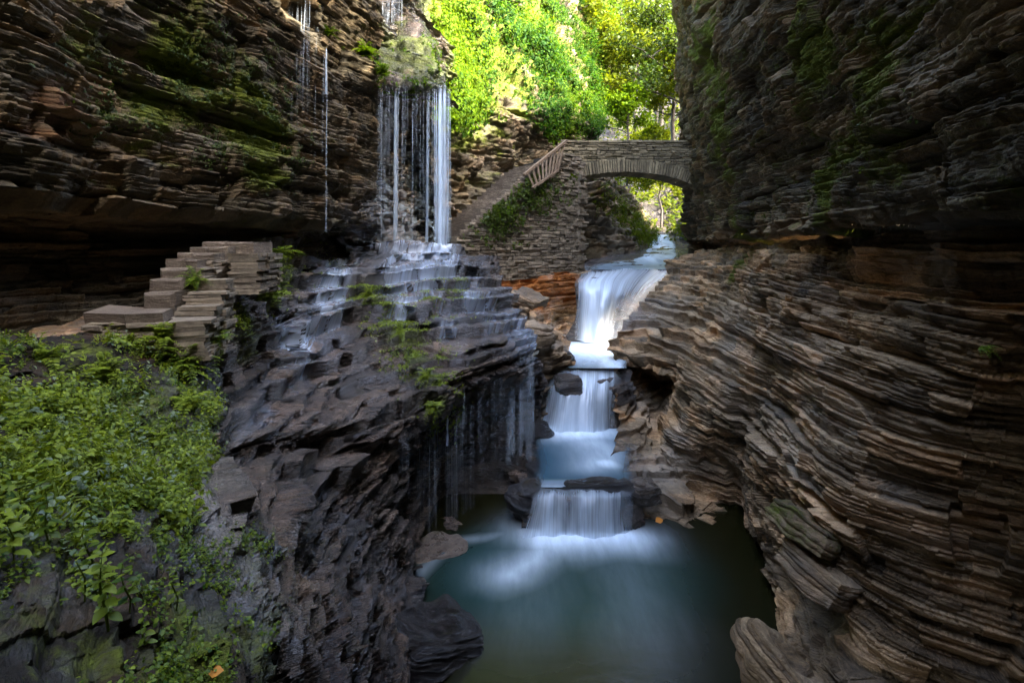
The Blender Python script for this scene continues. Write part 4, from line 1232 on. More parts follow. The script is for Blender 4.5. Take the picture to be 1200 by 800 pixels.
# ---- loose blocks and boulders
def boulder(name, loc, size, mat, label, cat='boulder', rot=0.0, seed=1, layer=0.10, tilt=(0, 0), lumpy=0.25, moss=0.0, wet=0.0, pale=0.1, sq=0.55, res=46, rust=0.0):
    n = res
    F6 = []
    V, Fq = [], []
    lin = np.linspace(-1, 1, n)
    U, W = np.meshgrid(lin, lin)
    O = np.ones_like(U)
    for k, (a, b, c) in enumerate(((U, W, O), (-U, W, -O), (O, U, W), (-O, -U, W), (U, O, -W), (U, -O, W))):
        Q = np.stack([a, b, c], -1).reshape(-1, 3)
        base = len(V) * n * n
        V.append(Q); Fq.append(grid_faces(n, n) + base)
    Q = np.concatenate(V); Fq = np.concatenate(Fq)
    # cube to superellipsoid
    nrm = Q / np.linalg.norm(Q, axis=1, keepdims=True)
    Q = nrm * (1 - sq) + np.sign(nrm) * 0 + Q * sq * 0.80
    S3 = np.array(size) * 0.5
    Q = Q * S3
    x, y, z = Q.T.astype(np.float32)
    o = seed * 13.7
    m = float(np.mean(size))
    d = lumpy * m * fbm(x / m * 1.5 + o, y / m * 1.5, z / m * 2.0, seed, 3)
    B = beds(seed + 50, layer * 0.4, layer * 1.6)
    k, f, t = bed(z + 0.1 * layer * fbm(x * 2 + o, y * 2, z, seed + 2, 2), B)
    d = d + layer * 0.55 * (vn(x * 1.2 + o, y * 1.2, k * 3.3, seed + 3) - 0.5) - layer * 0.3 * np.abs(2 * f - 1) ** 5
    d = d + 0.025 * m * fbm(x * 6 + o, y * 6, z * 14, seed + 4, 3)
    Q = Q + nrm * d[:, None]
    ca, sa = math.cos(rot), math.sin(rot)
    tx, ty = tilt
    Rx = np.array([[1, 0, 0], [0, math.cos(tx), -math.sin(tx)], [0, math.sin(tx), math.cos(tx)]])
    Ry = np.array([[math.cos(ty), 0, math.sin(ty)], [0, 1, 0], [-math.sin(ty), 0, math.cos(ty)]])
    Rz = np.array([[ca, -sa, 0], [sa, ca, 0], [0, 0, 1]])
    Q = Q @ (Rz @ Ry @ Rx).T
    mn = fbm(x * 2 + o, y * 2, z * 3, seed + 6, 3)
    at = dict(moss=np.clip(moss + 0.5 * mn, 0, 1), wet=np.clip(wet + 0.2 * mn, 0, 1), rust=np.clip(rust + 0.3 * mn - 0.1, 0, 1), pale=np.clip(pale + 0.3 * mn, 0, 1),
              bedn=_h(k, k * 0, k * 0, 7), blk=np.full(len(x), 0.5))
    ob = new_mesh(name, Q, Fq, mat, at)
    ob.location = loc
    # weld the six sheets
    import bmesh
    bm = bmesh.new(); bm.from_mesh(ob.data); bmesh.ops.remove_doubles(bm, verts=bm.verts, dist=1e-4)
    bmesh.ops.recalc_face_normals(bm, faces=bm.faces); bm.to_mesh(ob.data); bm.free()
    tag(ob, label, cat)
    return ob


boulder('boulder', P(954, 672, 7.9), (0.62, 1.3, 0.62), M_LOW, 'leaning layered grey-brown block jutting from the foot of the right cliff, above the pool edge', rot=0.5, seed=5, layer=0.13, tilt=(0.25, 0.42), pale=0.25, sq=0.75, lumpy=0.18)
boulder('boulder', P(940, 615, 8.2), (0.55, 1.3, 0.45), M_LOW, 'olive-tinted block wedged in the right cliff right above the leaning grey block', rot=0.5, seed=9, layer=0.13, tilt=(0.2, 0.4), pale=0.1, moss=0.25, sq=0.75, lumpy=0.2)
boulder('boulder', P(508, 646, 11.6), (1.5, 1.1, 0.32), M_SLAB, 'flat pale stone breaking the pool surface at its far left rim', rot=0.2, seed=7, layer=0.1, pale=0.15, wet=0.3, sq=0.35)
boulder('boulder', P(640, 560, 14.1), (0.95, 1.3, 0.85), M_BLACK, 'black wet boulder left of the blue run between the middle and lowest falls', rot=0.6, seed=11, layer=0.14, wet=0.8, sq=0.4)
boulder('boulder', P(697, 571, 12.85), (1.9, 0.5, 0.36), M_BLACK, 'dark wet ledge stone splitting the water at the brink of the lowest fall', rot=0.05, seed=12, layer=0.1, wet=0.8, sq=0.5)
boulder('boulder', P(632, 392, 17.3), (1.15, 1.3, 0.85), M_LOW, 'rounded brown boulder beside the right tip of the wet slab', rot=0.8, seed=15, layer=0.2, pale=0.25, sq=0.4, lumpy=0.3)
boulder('boulder', P(618, 350, 19.8), (1.5, 1.3, 0.5), M_LOW, 'tilted brown slab under the orange stain of the retaining wall', rot=-0.5, seed=16, layer=0.15, tilt=(0.1, 0.35), pale=0.15, sq=0.6)
boulder('boulder', P(664, 452, 16.95), (0.9, 0.8, 0.75), M_SLAB, 'dark red-brown wet block left of the middle fall', rot=0.3, seed=17, layer=0.14, wet=0.6, rust=0.15, sq=0.5)
boulder('boulder', P(985, 14, 11), (0.8, 0.6, 0.42), M_LOW, 'pale lone stone lodged high in the dark right cliff', rot=0.3, seed=18, layer=0.15, pale=0.8, sq=0.3)
boulder('boulder', P(505, 752, 8.7), (1.9, 1.7, 1.0), M_BLACK, 'glistening black boulder at the near left edge of the pool', rot=0.7, seed=19, layer=0.16, tilt=(-0.2, 0.35), wet=1.0, pale=-0.3, sq=0.4, lumpy=0.35, res=90)
boulder('boulder', P(915, 790, 7.3), (0.9, 1.3, 0.8), M_LOW, 'rough brown rock rising from the near right edge of the pool', rot=0.4, seed=20, layer=0.14, tilt=(0.2, 0.5), pale=0.1, sq=0.45, lumpy=0.3, res=60)
for (px, py, d, sz, sd, rt_, mt, lab) in (
        (752, 574, 13.0, (0.8, 0.9, 0.55), 35, .4, 'M_LOW', 'brown stone at the right end of the lowest fall'),
        (652, 424, 18.6, (1.2, 1.3, 0.55), 36, .6, 'M_SLAB', 'dark flat stone at the left edge of the upper basin'),
        (626, 505, 16.3, (0.7, 1.2, 0.9), 37, .4, 'M_SLAB', 'black wet stone at the left foot of the middle fall'),
        (618, 588, 12.8, (0.75, 0.9, 1.0), 38, .5, 'M_SLAB', 'black wet stone at the left end of the lowest fall')):
    boulder('boulder', P(px, py, d), sz, M_SLAB if mt == 'M_LOW' else M_BLACK, lab, rot=rt_, seed=sd, layer=0.16, wet=0.35 if mt == 'M_LOW' else 0.7, pale=0.1, sq=0.5, lumpy=0.3)

# ================================================================== vegetation
M_LEAF_N = leaf_material('bank leaves', (0.020, 0.062, 0.005), (0.20, 0.26, 0.018), 0.35)
M_LEAF_P = leaf_material('pale bank leaves', (0.06, 0.10, 0.06), (0.20, 0.25, 0.13), 0.3, 0.35)
M_LEAF_H = leaf_material('hanging leaves', (0.012, 0.046, 0.003), (0.085, 0.15, 0.005), 0.45, 0.6, 0.08)
M_LEAF_Y = leaf_material('sunlit tree leaves', (0.028, 0.054, 0.004), (0.098, 0.122, 0.006), 0.5, 0.6, 0.08)
M_LEAF_D = leaf_material('dark canopy leaves', (0.02, 0.05, 0.006), (0.07, 0.10, 0.012), 0.45)
M_BARK = simple('bark', (0.02, 0.016, 0.012), (0.07, 0.058, 0.045), 10.0, 0.9, 0.6, (6, 6, 1.2))
M_LEAF_B = leaf_material('fallen leaf', (0.42, 0.12, 0.01), (0.55, 0.25, 0.02), 0.2)
NR = np.random.default_rng(5)


def norm(a): return a / np.maximum(np.linalg.norm(a, axis=-1, keepdims=True), 1e-9)


LEAF7 = (np.array([(0, 0, 0), (-1, .38, 1), (-.75, .70, .7), (0, 1.0, -1.25), (.75, .70, .7), (1, .38, 1), (0, .55, -.19)]), np.array([(0, 6, 2, 1), (0, 5, 4, 6), (6, 4, 3, 2)]))
_o = [(0.0, 0.0), (0.42, .10), (0.80, .24), (1.0, .40), (0.93, .56), (0.70, .72), (0.36, .88), (0.0, 1.0)]
_v = [(0, y, -0.2 - 1.0 * y * y) for _, y in _o] + [(-x, y, 0.9 * x - 1.0 * y * y) for x, y in _o] + [(x, y, 0.9 * x - 1.0 * y * y) for x, y in _o]
LEAF24 = (np.array(_v), np.array([(i, i + 1, 8 + i + 1, 8 + i) for i in range(7)] + [(i, 16 + i, 16 + i + 1, i + 1) for i in range(7)]))


def leaf_mesh(name, base, axis, up, size, mat, tone, width=0.34, parent=None, fold=0.08, fine=False):
    """one small folded blade per row of base"""
    n = len(base)
    a = norm(axis); s = norm(np.cross(a, up)); u = np.cross(s, a)
    T, fq = LEAF24 if fine else LEAF7
    T = T * np.array([width, 1.0, fold])
    V = base[:, None, :] + size[:, None, None] * (T[None, :, 0:1] * s[:, None, :] + T[None, :, 1:2] * a[:, None, :] + T[None, :, 2:3] * u[:, None, :])
    m = len(T)
    Fq = (np.arange(n)[:, None, None] * m + fq[None]).reshape(-1, 4)
    return new_mesh(name, V.reshape(-1, 3), Fq, mat, dict(tone=np.repeat(tone, m)), parent=parent)


def rnd_dirs(n, upbias=0.0):
    v = NR.normal(size=(n, 3)); v[:, 2] += upbias
    return norm(v)


def pick(name, n, wfun, maxd=None):
    """n points on a built rock surface, weighted by wfun(px, py, G) in the undisplaced layout"""
    G2, N, G = SURF[name]
    q = to_px(G)
    w = wfun(q[..., 0], q[..., 1], G, N)
    # per-vertex area in space
    a = np.linalg.norm(np.cross(np.gradient(G, axis=0), np.gradient(G, axis=1)), axis=-1)
    w = (w * a * (G[..., 1] > 1.3)).ravel()
    c = np.cumsum(w); c /= c[-1]
    i = np.searchsorted(c, NR.random(n))
    i = np.clip(i, 0, len(c) - 1)
    p = G2.reshape(-1, 3)[i] + NR.normal(scale=0.01, size=(n, 3))
    return p, N.reshape(-1, 3)[i], G.reshape(-1, 3)[i]


def sprigs(name, pts, nrm, h, k, lsize, mat, tone0, upw=0.8, label=None, cat=None, kind='stuff', group=None, droop=0.35, width=0.34, parent=None, tonevar=0.25):
    """leafy sprigs: k leaves spiralling up a short leaning stem at each point"""
    n = len(pts)
    hh = h * NR.uniform(0.4, 1.25, n)
    d = norm(nrm * (1 - upw) + np.array([0, 0, upw]) + NR.normal(scale=0.35, size=(n, 3)))
    B, A, U, S, T = [], [], [], [], []
    for j in range(k):
        t = (j + 0.6) / k
        an = j * 2.4 + NR.uniform(0, 6.28, n)
        side = norm(np.cross(d, np.stack([np.cos(an), np.sin(an), 0.3 * np.ones(n)], -1)))
        B.append(pts + d * (hh * t)[:, None])
        ax = norm(side + d * (0.55 * t) - np.array([0, 0, droop]) * (1 - 0.6 * t) + NR.normal(scale=0.2, size=(n, 3)))
        A.append(ax); U.append(norm(d + NR.normal(scale=0.25, size=(n, 3))))
        S.append(lsize * NR.uniform(0.6, 1.3, n) * (1.1 - 0.35 * t))
        T.append(np.clip(tone0 + NR.normal(scale=tonevar, size=n), 0, 1))
    o = leaf_mesh(name, np.concatenate(B), np.concatenate(A), np.concatenate(U), np.concatenate(S), mat, np.concatenate(T), width, parent)
    if kind or label: tag(o, label, cat, group, kind)
    return o


# ---- ground cover on the left bank
def wbank(px, py, G, N):
    n = fbm(G[..., 0] * 1.6, G[..., 1] * 1.6, G[..., 2] * 1.6, 501, 3)
    right = 262 - np.maximum(0, 480 - py) * 0.0 - np.maximum(0, py - 480) * 0.30 + 18 * n
    w = sstep(right + 10, right - 25, px) * sstep(388, 402, py + 10 * n)
    low = 640 + 60 * np.exp(-((px - 130) / 60.0) ** 2) - 40 * sstep(60, -20, px)
    w = w * sstep(low + 40, low - 40, py + 40 * n)
    return w * np.clip(0.7 + 2.0 * n, 0.02, 1.6) * (G[..., 1] < 9) / np.maximum(G[..., 1], 2.0)
p, nn, g0 = pick('earth_bank', 15000, wbank)
tn = np.clip(0.50 + 0.75 * fbm(p[:, 0] * 1.3, p[:, 1] * 1.3, p[:, 2] * 1.3, 511, 3), 0, 1)
hv = np.clip(0.55 + 1.1 * fbm(p[:, 0] * 2.2, p[:, 1] * 2.2, p[:, 2] * 2.2, 515, 3), 0.1, 1.6)
sprigs('undergrowth', p, nn, 0.11 * hv, 7, 0.034 * (0.6 + 0.5 * hv), M_LEAF_N, tn, 0.55, 'dense low leafy undergrowth covering the left bank', 'undergrowth')
def wtall(px, py, G, N):
    n = fbm(G[..., 0] * 1.9, G[..., 1] * 1.9, G[..., 2] * 1.9, 505, 2)
    return wbank(px, py, G, N) * np.clip(n * 2.5, 0, 1)
p, nn, g0 = pick('earth_bank', 1500, wtall)
sprigs('undergrowth', p, nn, 0.22, 8, 0.062, M_LEAF_N, 0.8, 0.6, 'taller bright sprigs rising in tufts out of the leafy bank', 'undergrowth', width=0.26)
p, nn, g0 = pick('earth_bank', 900, wbank)
sprigs('undergrowth', p, nn, 0.16, 7, 0.055, M_LEAF_P, 0.5, 0.6, 'pale blue-green leaves scattered over the leafy bank', 'undergrowth', width=0.3)
def wbare(px, py, G, N):
    n = fbm(G[..., 0] * 2.6, G[..., 1] * 2.6, G[..., 2] * 2.6, 521, 3)
    return np.clip(0.15 + n * 1.6, 0, 1) * sstep(600, 660, py) * sstep(340, 300, px) * (G[..., 1] < 9) * (py < 900)
p, nn, g0 = pick('earth_bank', 2200, wbare)
sprigs('undergrowth', p, nn, 0.08, 6, 0.028, M_LEAF_N, 0.45, 0.6, 'sparse small seedlings on the dark soil below the leafy bank', 'undergrowth')

def blades(px, py, G, N):
    n = fbm(G[..., 0] * 1.2, G[..., 1] * 1.2, G[..., 2] * 1.2, 527, 2)
    return wbank(px, py, G, N) * np.clip(0.2 + n * 2.0, 0, 1)
p, nn, g0 = pick('earth_bank', 1600, blades)
sprigs('grass', p, nn, 0.05, 6, 0.13, M_LEAF_N, 0.75, 0.7, 'thin grass blades among the leaves of the bank', 'grass', droop=-0.6, width=0.05)
# moss cushions and small weeds on the wet slab, the lip and the cliffs
def wmoss(lst):
    def f(px, py, G, N):
        w = 0 * px
        for (a, b, r) in lst:
            w = np.maximum(w, np.exp(-((px - a) ** 2 + ((py - b) * 1.2) ** 2) / r ** 2))
        n = fbm(G[..., 0] * 2.0, G[..., 1] * 2.0, G[..., 2] * 2.0, 529, 3)
        return w * np.clip(0.3 + 2.4 * n, 0, 1.5) * (G[..., 1] > 3.5)
    return f
p, nn, g0 = pick('rock_slab', 6500, wmoss([(432, 340, 16), (470, 378, 24), (492, 420, 24), (510, 455, 24), (520, 482, 18), (320, 310, 26), (255, 380, 26), (300, 345, 20), (455, 355, 18), (520, 345, 22), (350, 300, 22)]))
sprigs('moss', p, nn, 0.035, 5, 0.038, M_LEAF_N, np.clip(0.75 + 0.6 * NR.normal(scale=.3, size=len(p)), 0, 1), 0.4, 'yellow-green moss and weeds on the ledges of the wet slab', 'moss')
p, nn, g0 = pick('falls_lip', 1300, wmoss([(440, 75, 22), (470, 95, 20), (500, 75, 26), (420, 50, 12), (505, 95, 16), (388, 45, 10)]))
sprigs('moss', p, nn, 0.06, 5, 0.10, M_LEAF_H, np.clip(0.7 + NR.normal(scale=.25, size=len(p)), 0, 1), 0.3, 'green moss fringe on the lip of the side falls', 'moss', droop=0.8, width=0.2)
p, nn, g0 = pick('cliff_right', 3500, wmoss([(900, 80, 60), (840, 130, 40), (960, 190, 60), (1060, 110, 60), (870, 230, 40), (1010, 60, 40), (820, 200, 25)]))
sprigs('moss', p, nn, 0.03, 5, 0.04, M_LEAF_D, 0.6, 0.3, 'olive moss clinging to the shaded right cliff', 'moss', droop=0.6)
p, nn, g0 = pick('cliff_left', 3000, wmoss([(180, 90, 50), (250, 100, 60), (290, 150, 50), (220, 60, 40), (320, 120, 35), (120, 130, 40), (330, 175, 25)]))
sprigs('moss', p, nn, 0.03, 5, 0.035, M_LEAF_D, 0.5, 0.3, 'olive moss clinging to the shaded left cliff', 'moss', droop=0.6)
# ---- single plants standing out of it
def leafy_plant(px, py, d, h, n, ls, label, tone=0.5, name='leafy_plant', mat=None, lean=(0.15, -0.35), width=0.34, pairs=True, sub=True, z_off=0.0):
    base = np.array(on('earth_bank', px, py) if name == 'leafy_plant' else P(px, py, d)) + np.array([0, 0, z_off])
    root = empty(name, tuple(base))
    tag(root, label, 'plant' if name != 'fern' else 'fern')
    h = h * (1.35 if name == 'leafy_plant' else 1.0)
    top = np.array([lean[0] * h, lean[1] * h, h])
    pts = [np.array([0, 0, -0.05])] + [top * t + np.array([0.02 * math.sin(5 * t + px), 0, 0]) for t in (0.25, 0.5, 0.75, 1.0)]
    tube('stem', pts, [0.0035 * h / 0.3 + .001] * 3 + [0.0025, 0.0015], M_LEAF_N, root, 5, 0.55)
    B, A, U, S = [], [], [], []
    n = n + 3
    ls = ls * 0.72
    for i in range(n):
        t = 0.2 + 0.8 * i / max(1, n - 1)
        an = i * 1.57 + NR.uniform(-.4, .4)
        for s in ((0, math.pi) if pairs else (0,)):
            a = np.array([math.cos(an + s), math.sin(an + s), 0.35 * t - 0.25 + NR.uniform(-.2, .2)])
            B.append(top * t); A.append(a); U.append(np.array([0, -0.25, 1.0]) + NR.normal(scale=.15, size=3)); S.append(ls * (1.15 - 0.6 * t) * NR.uniform(.8, 1.2))
    n2 = len(B)
    leaf_mesh('foliage', np.array(B), np.array(A), np.array(U), np.array(S), mat or M_LEAF_N, np.clip(tone + NR.normal(scale=.2, size=n2), 0, 1), width * 0.8, root, fine=True)
    return root


for a in ((128, 735, 2.70, 0.34, 7, 0.12, 'tallest broad-leaved bright green plant at the lower edge of the leafy bank', 0.75),
          (152, 712, 2.75, 0.22, 5, 0.10, 'blue-green toothed plant just right of the tallest broad-leaved plant', 0.3),
          (108, 668, 2.75, 0.24, 6, 0.10, 'broad-leaved plant right above the tallest plant on the leafy bank', 0.6),
          (60, 635, 2.70, 0.24, 5, 0.11, 'glossy plant with a few large pale leaves above the dark corner rock', 0.35),
          (18, 655, 2.45, 0.20, 4, 0.12, 'bright single-stemmed plant at the left frame edge over the dark corner rock', 0.95),
          (10, 590, 2.95, 0.22, 5, 0.09, 'pale-leaved plant at the left frame edge, halfway up the bank', 0.3),
          (172, 760, 2.75, 0.20, 5, 0.075, 'lowest leafy plant on the bank, near the bottom of the photo', 0.6),
          (208, 712, 3.30, 0.22, 6, 0.06, 'thin pale-leaved seedling on the bare mossy soil right of the broad-leaved plants', 0.7),
          (222, 640, 3.90, 0.18, 5, 0.05, 'small grey-green plant beside the scoured pink rock rib', 0.4),
          (100, 700, 2.55, 0.20, 6, 0.045, 'yellowish fine-leaved sprig left of the tallest broad-leaved plant', 0.9),
          (180, 560, 4.30, 0.22, 6, 0.07, 'yellow-green plant near the top of the mossy hollow on the bank', 0.9),
          (75, 470, 5.00, 0.25, 6, 0.08, 'bright leaf clump near the top of the bank below the rusty ledge', 0.7)):
    leafy_plant(*a[:7], tone=a[7])


def fern(px, py, d, r, n, label, tone=0.6, mat=None, name='fern', face=(0, -1, 0.6), fw=0.16):
    """rosette of arching fronds, each with paired leaflets"""
    base = np.array(P(px, py, d))
    B, A, U, S, SV, SF = [], [], [], [], [], []
    f = norm(np.array(face, float))
    for i in range(n):
        dr = norm(f * 0.9 + NR.normal(scale=0.75, size=3))
        L = r * NR.uniform(0.6, 1.15)
        side = norm(np.cross(dr, (0, 0, 1.0)))
        tv, tf = tube(None, [dr * L * t + np.array([0, 0, L * (0.45 * t - 0.75 * t * t)]) for t in (0, .3, .6, .85, 1.0)], [0.012 * L, .010 * L, .008 * L, .005 * L, .003 * L], None, sides=4)
        SF += [tuple(i_ + len(SV) for i_ in q_) for q_ in tf]; SV += tv
        m = 9
        for j in range(m):
            t = (j + 1) / m
            pt = dr * L * t + np.array([0, 0, L * (0.45 * t - 0.75 * t * t)])
            for s in (-1, 1):
                B.append(pt); A.append(side * s + dr * 0.45 + np.array([0, 0, -0.2])); U.append(np.array([0, -.2, 1.0]) + NR.normal(scale=.15, size=3))
                S.append(L * 0.30 * (1.05 - t * 0.75) + 0.004)
    o = empty(name, tuple(base))
    leaf_mesh('foliage', np.array(B), np.array(A), np.array(U), np.array(S), mat or M_LEAF_N, np.clip(tone + NR.normal(scale=.2, size=len(B)), 0, 1), 0.24, o)
    new_mesh('stem', SV, SF, M_LEAF_N, dict(tone=[.3] * len(SV)), parent=o)
    tag(o, label, 'fern')
    return o


fern(192, 398, 6.9, 0.34, 26, 'bright fern clump at the foot of the landing of the tan steps', 0.9)
fern(228, 330, 8.0, 0.30, 18, 'fern growing out of the dry wall right of the tan steps', 0.5)
fern(215, 430, 7.0, 0.42, 34, 'wide fern clump below the tan steps, left of the wet slab', 0.6)
fern(245, 405, 7.6, 0.40, 30, 'dark fern clump between the tan steps and the layered slab edge', 0.4)
fern(222, 475, 6.3, 0.36, 30, 'lowest fern clump on the right margin of the leafy bank', 0.75)
for q, lab in (((60, 420), 'small fern at the top edge of the leafy bank, below the rusty path edge'), ((130, 440), 'feathery fern near the top of the bank, left of the tan steps'), ((40, 500), 'feathery fern in the upper left of the leafy bank'), ((110, 545), 'broad fern in the middle of the leafy bank'),
               ((190, 520), 'pale fern near the right margin of the leafy bank'), ((205, 580), 'fern hanging over the scoured rock rib'), ((150, 620), 'fern above the broad-leaved plants on the bank'), ((30, 570), 'dark fern at the left frame edge in the leafy bank')):
    b_ = on('earth_bank', *q)
    f_ = fern(q[0], q[1], b_[1], 0.055 * b_[1], 24, lab, 0.75)
    f_.location = tuple(b_ + np.array([0, -0.02, 0.03]))
fern(330, 300, 12.0, 0.5, 22, 'fern tuft on the top rim of the slab right of the tan steps', 0.5)
fern(322, 345, 11.2, 0.5, 22, 'drooping fern tuft on the slab face below the rim tuft', 0.45)
fern(432, 345, 14.6, 0.35, 20, 'light green tuft on the wet slab below the loose water curtain', 0.9)
fern(470, 390, 13.2, 0.35, 22, 'mossy tuft in the middle of the wet slab', 0.8)
fern(500, 440, 12.1, 0.32, 24, 'yellow-green tuft near the brink of the wet slab', 0.95)
fern(508, 478, 11.5, 0.30, 24, 'lowest yellow-green tuft on the brink of the wet slab', 0.85)
fern(1150, 408, 5.3, 0.14, 8, 'tiny green fern on the right cliff near the right frame edge', 0.5)

# sapling and grass on the lip of the side falls
leafy_plant(421, 58, 15.7, 1.0, 9, 0.36, 'small bright sapling standing on the mossy lip of the side falls', 0.95, 'sapling', M_LEAF_H, (0.05, -0.1))
fern(428, 66, 15.4, 0.55, 30, 'bright grassy fern at the foot of the sapling on the lip', 0.95, M_LEAF_H)
fern(449, 88, 15.6, 0.42, 26, 'hanging grass tuft on the lowest edge of the lip', 0.8, M_LEAF_H)
fern(386, 40, 14.0, 0.30, 18, 'small moss tuft under the left spout of the side falls', 0.8, M_LEAF_H)

# ---- hanging greenery on the rear bank
def whang(px, py, G, N):
    n = fbm(G[..., 0] * 0.35, G[..., 1] * 0.35, G[..., 2] * 0.35, 531, 3)
    edge = 132 + 14 * np.exp(-((px - 545) / 22.0) ** 2) + 22 * sstep(580, 680, px) + 20 * n
    return sstep(edge + 12, edge - 10, py) * np.clip(0.85 + 2.4 * n, 0.03, 1.7) * (py > -160) * (px > 470)
p, nn, g0 = pick('rock_bank_rear', 27000, whang)
tn = np.clip(0.36 + 1.5 * fbm(p[:, 0] * 0.35, p[:, 1] * 0.35, p[:, 2] * 0.35, 541, 3) + 0.25 * NR.normal(size=len(p)), 0, 1)
hv = np.clip(1.0 + 2.0 * fbm(p[:, 0] * 0.5, p[:, 1] * 0.5, p[:, 2] * 0.5, 543, 3), 0.35, 2.4)
sprigs('undergrowth', p, nn, 0.55 * hv, 6, 0.17 * (0.6 + 0.4 * hv), M_LEAF_H, tn, 0.25, 'lush green growth hanging over the rear rock bank left of the bridge', 'undergrowth', droop=0.7)
def wgrass(px, py, G, N):
    return np.exp(-((px - 536 - (py - 80) * 0.28) / 13.0) ** 2) * sstep(20, 50, py) * sstep(140, 128, py)
p, nn, g0 = pick('rock_bank_rear', 1500, wgrass)
sprigs('grass', p, nn, 0.45, 6, 0.24, M_LEAF_H, 1.0, 0.15, 'bright yellow-green grass along the edge of the side falls', 'grass', droop=0.9, width=0.14)

# creeper on the masonry wall, shrub by the railing, grass bank under the bridge
def on_wall(n, f):
    out = []
    while len(out) < n:
        s = NR.uniform(0, Lw); z = NR.uniform(-1.0, 4.3)
        if z < wall_top(s) and NR.random() < f(s, z):
            p = wa + du * s; out.append((p[0], p[1], z))
    return np.array(out) - nu_ * NR.uniform(0.08, 0.25, n)[:, None]
def fw(s, z):
    return math.exp(-((s - 1.9) / 1.0) ** 2 - ((z - 1.3) / 0.7) ** 2) + 0.75 * math.exp(-((s - 4.0) / 1.5) ** 2 - ((z - 2.4) / 0.8) ** 2) * (0.4 + 0.6 * (math.sin(s * 5 + z * 7) > 0))
p = on_wall(650, fw)
sprigs('creeper', p, np.repeat(-nu_[None], len(p), 0), 0.12, 4, 0.13, M_LEAF_D, 0.7, 0.2, 'creeper patches clinging to the retaining wall under the stairs', 'creeper', kind=None)
def bush(name, px, py, d, r, n, ls, mat, tone, label, cat='shrub', squash=0.8):
    c = np.array(P(px, py, d))
    root = empty(name, tuple(c + np.array([0, 0, -r * squash])))
    tag(root, label, cat)
    for k in range(3):
        t = norm(np.array([math.cos(k * 2.1), math.sin(k * 2.1), 1.2]))
        tube('stem', [np.zeros(3), t * r * 0.6, t * r * 1.1], [0.03 * r + .01, 0.02 * r + .005, 0.004], M_BARK, root, 5)
    v = rnd_dirs(n); rad = r * NR.random(n) ** 0.45
    o = fbm(v[:, 0] * 2, v[:, 1] * 2, v[:, 2] * 2 + px, 551, 2)
    p = v * (rad * (1 + 0.5 * o))[:, None] * np.array([1, 1, squash]) + np.array([0, 0, r * squash])
    sprigs('foliage', p, v, ls * 1.6, 5, ls, mat, np.clip(tone + 0.5 * o, 0, 1), 0.3, kind=None, parent=root)
    return root
bush('shrub', 662, 208, 26.0, 0.55, 160, 0.13, M_LEAF_H, 0.8, 'bright shrub hanging just below the right end of the wooden railing')
bush('shrub', 588, 248, 22.4, 0.5, 110, 0.11, M_LEAF_H, 0.6, 'small shrub rooted on the retaining wall near the foot of the stairs')
def wub(px, py, G, N):
    n = fbm(G[..., 0] * 0.6, G[..., 1] * 0.6, G[..., 2] * 0.6, 561, 3)
    line = 222 + (px - 690) * 0.75
    return np.exp(-((py - line) / 16.0) ** 2) * np.clip(0.8 + n * 1.5, 0, 1.5) * sstep(684, 694, px)
p, nn, g0 = pick('rock_bank_under_bridge', 1100, wub)
sprigs('grass', p, nn, 0.4, 6, 0.20, M_LEAF_Y, 0.45, 0.4, 'yellow-green grass on the ledge seen under the arch', 'grass', droop=0.6, width=0.2)

def wval(px, py, G, N):
    n = fbm(G[..., 0] * 0.25, G[..., 1] * 0.25, G[..., 2] * 0.25, 571, 3)
    return np.clip(0.6 + 1.6 * n, 0.05, 1.4) * (np.abs(px - 770) > (py - 225) * 0.25) * (G[..., 1] > 36)
p, nn, g0 = pick('valley_floor', 12000, wval)
sprigs('undergrowth', p, nn, 1.1, 6, 0.42, M_LEAF_Y, np.clip(0.6 + 0.8 * fbm(p[:, 0] * .2, p[:, 1] * .2, p[:, 2] * .2, 575, 2), 0, 1), 0.5, 'yellow-green brush covering the valley sides beyond the bridge', 'undergrowth', droop=0.4)
# ---- trees beyond the bridge and on the rims
def limb(rs_, p, d, L, r, depth, out, tips):
    n = 4
    pts, q = [p.copy()], p.copy()
    dd = d.copy()
    for i in range(n):
        dd = norm(dd + rs_.normal(scale=0.14, size=3) + np.array([0, 0, 0.04]))
        q = q + dd * L / n
        pts.append(q.copy())
    out.append((pts, [r * (1 - 0.6 * i / n) for i in range(n + 1)]))
    if depth == 0:
        tips.append(q); tips.append(pts[-2])
        return
    for k in range(3 if depth > 1 else 4):
        j = rs_.integers(2, n + 1)
        an = rs_.uniform(0, 6.28)
        side = np.array([math.cos(an), math.sin(an), rs_.uniform(-0.15, 0.55)])
        limb(rs_, pts[j], norm(dd * 0.55 + side * 0.8), L * rs_.uniform(0.5, 0.72), r * 0.45, depth - 1, out, tips)


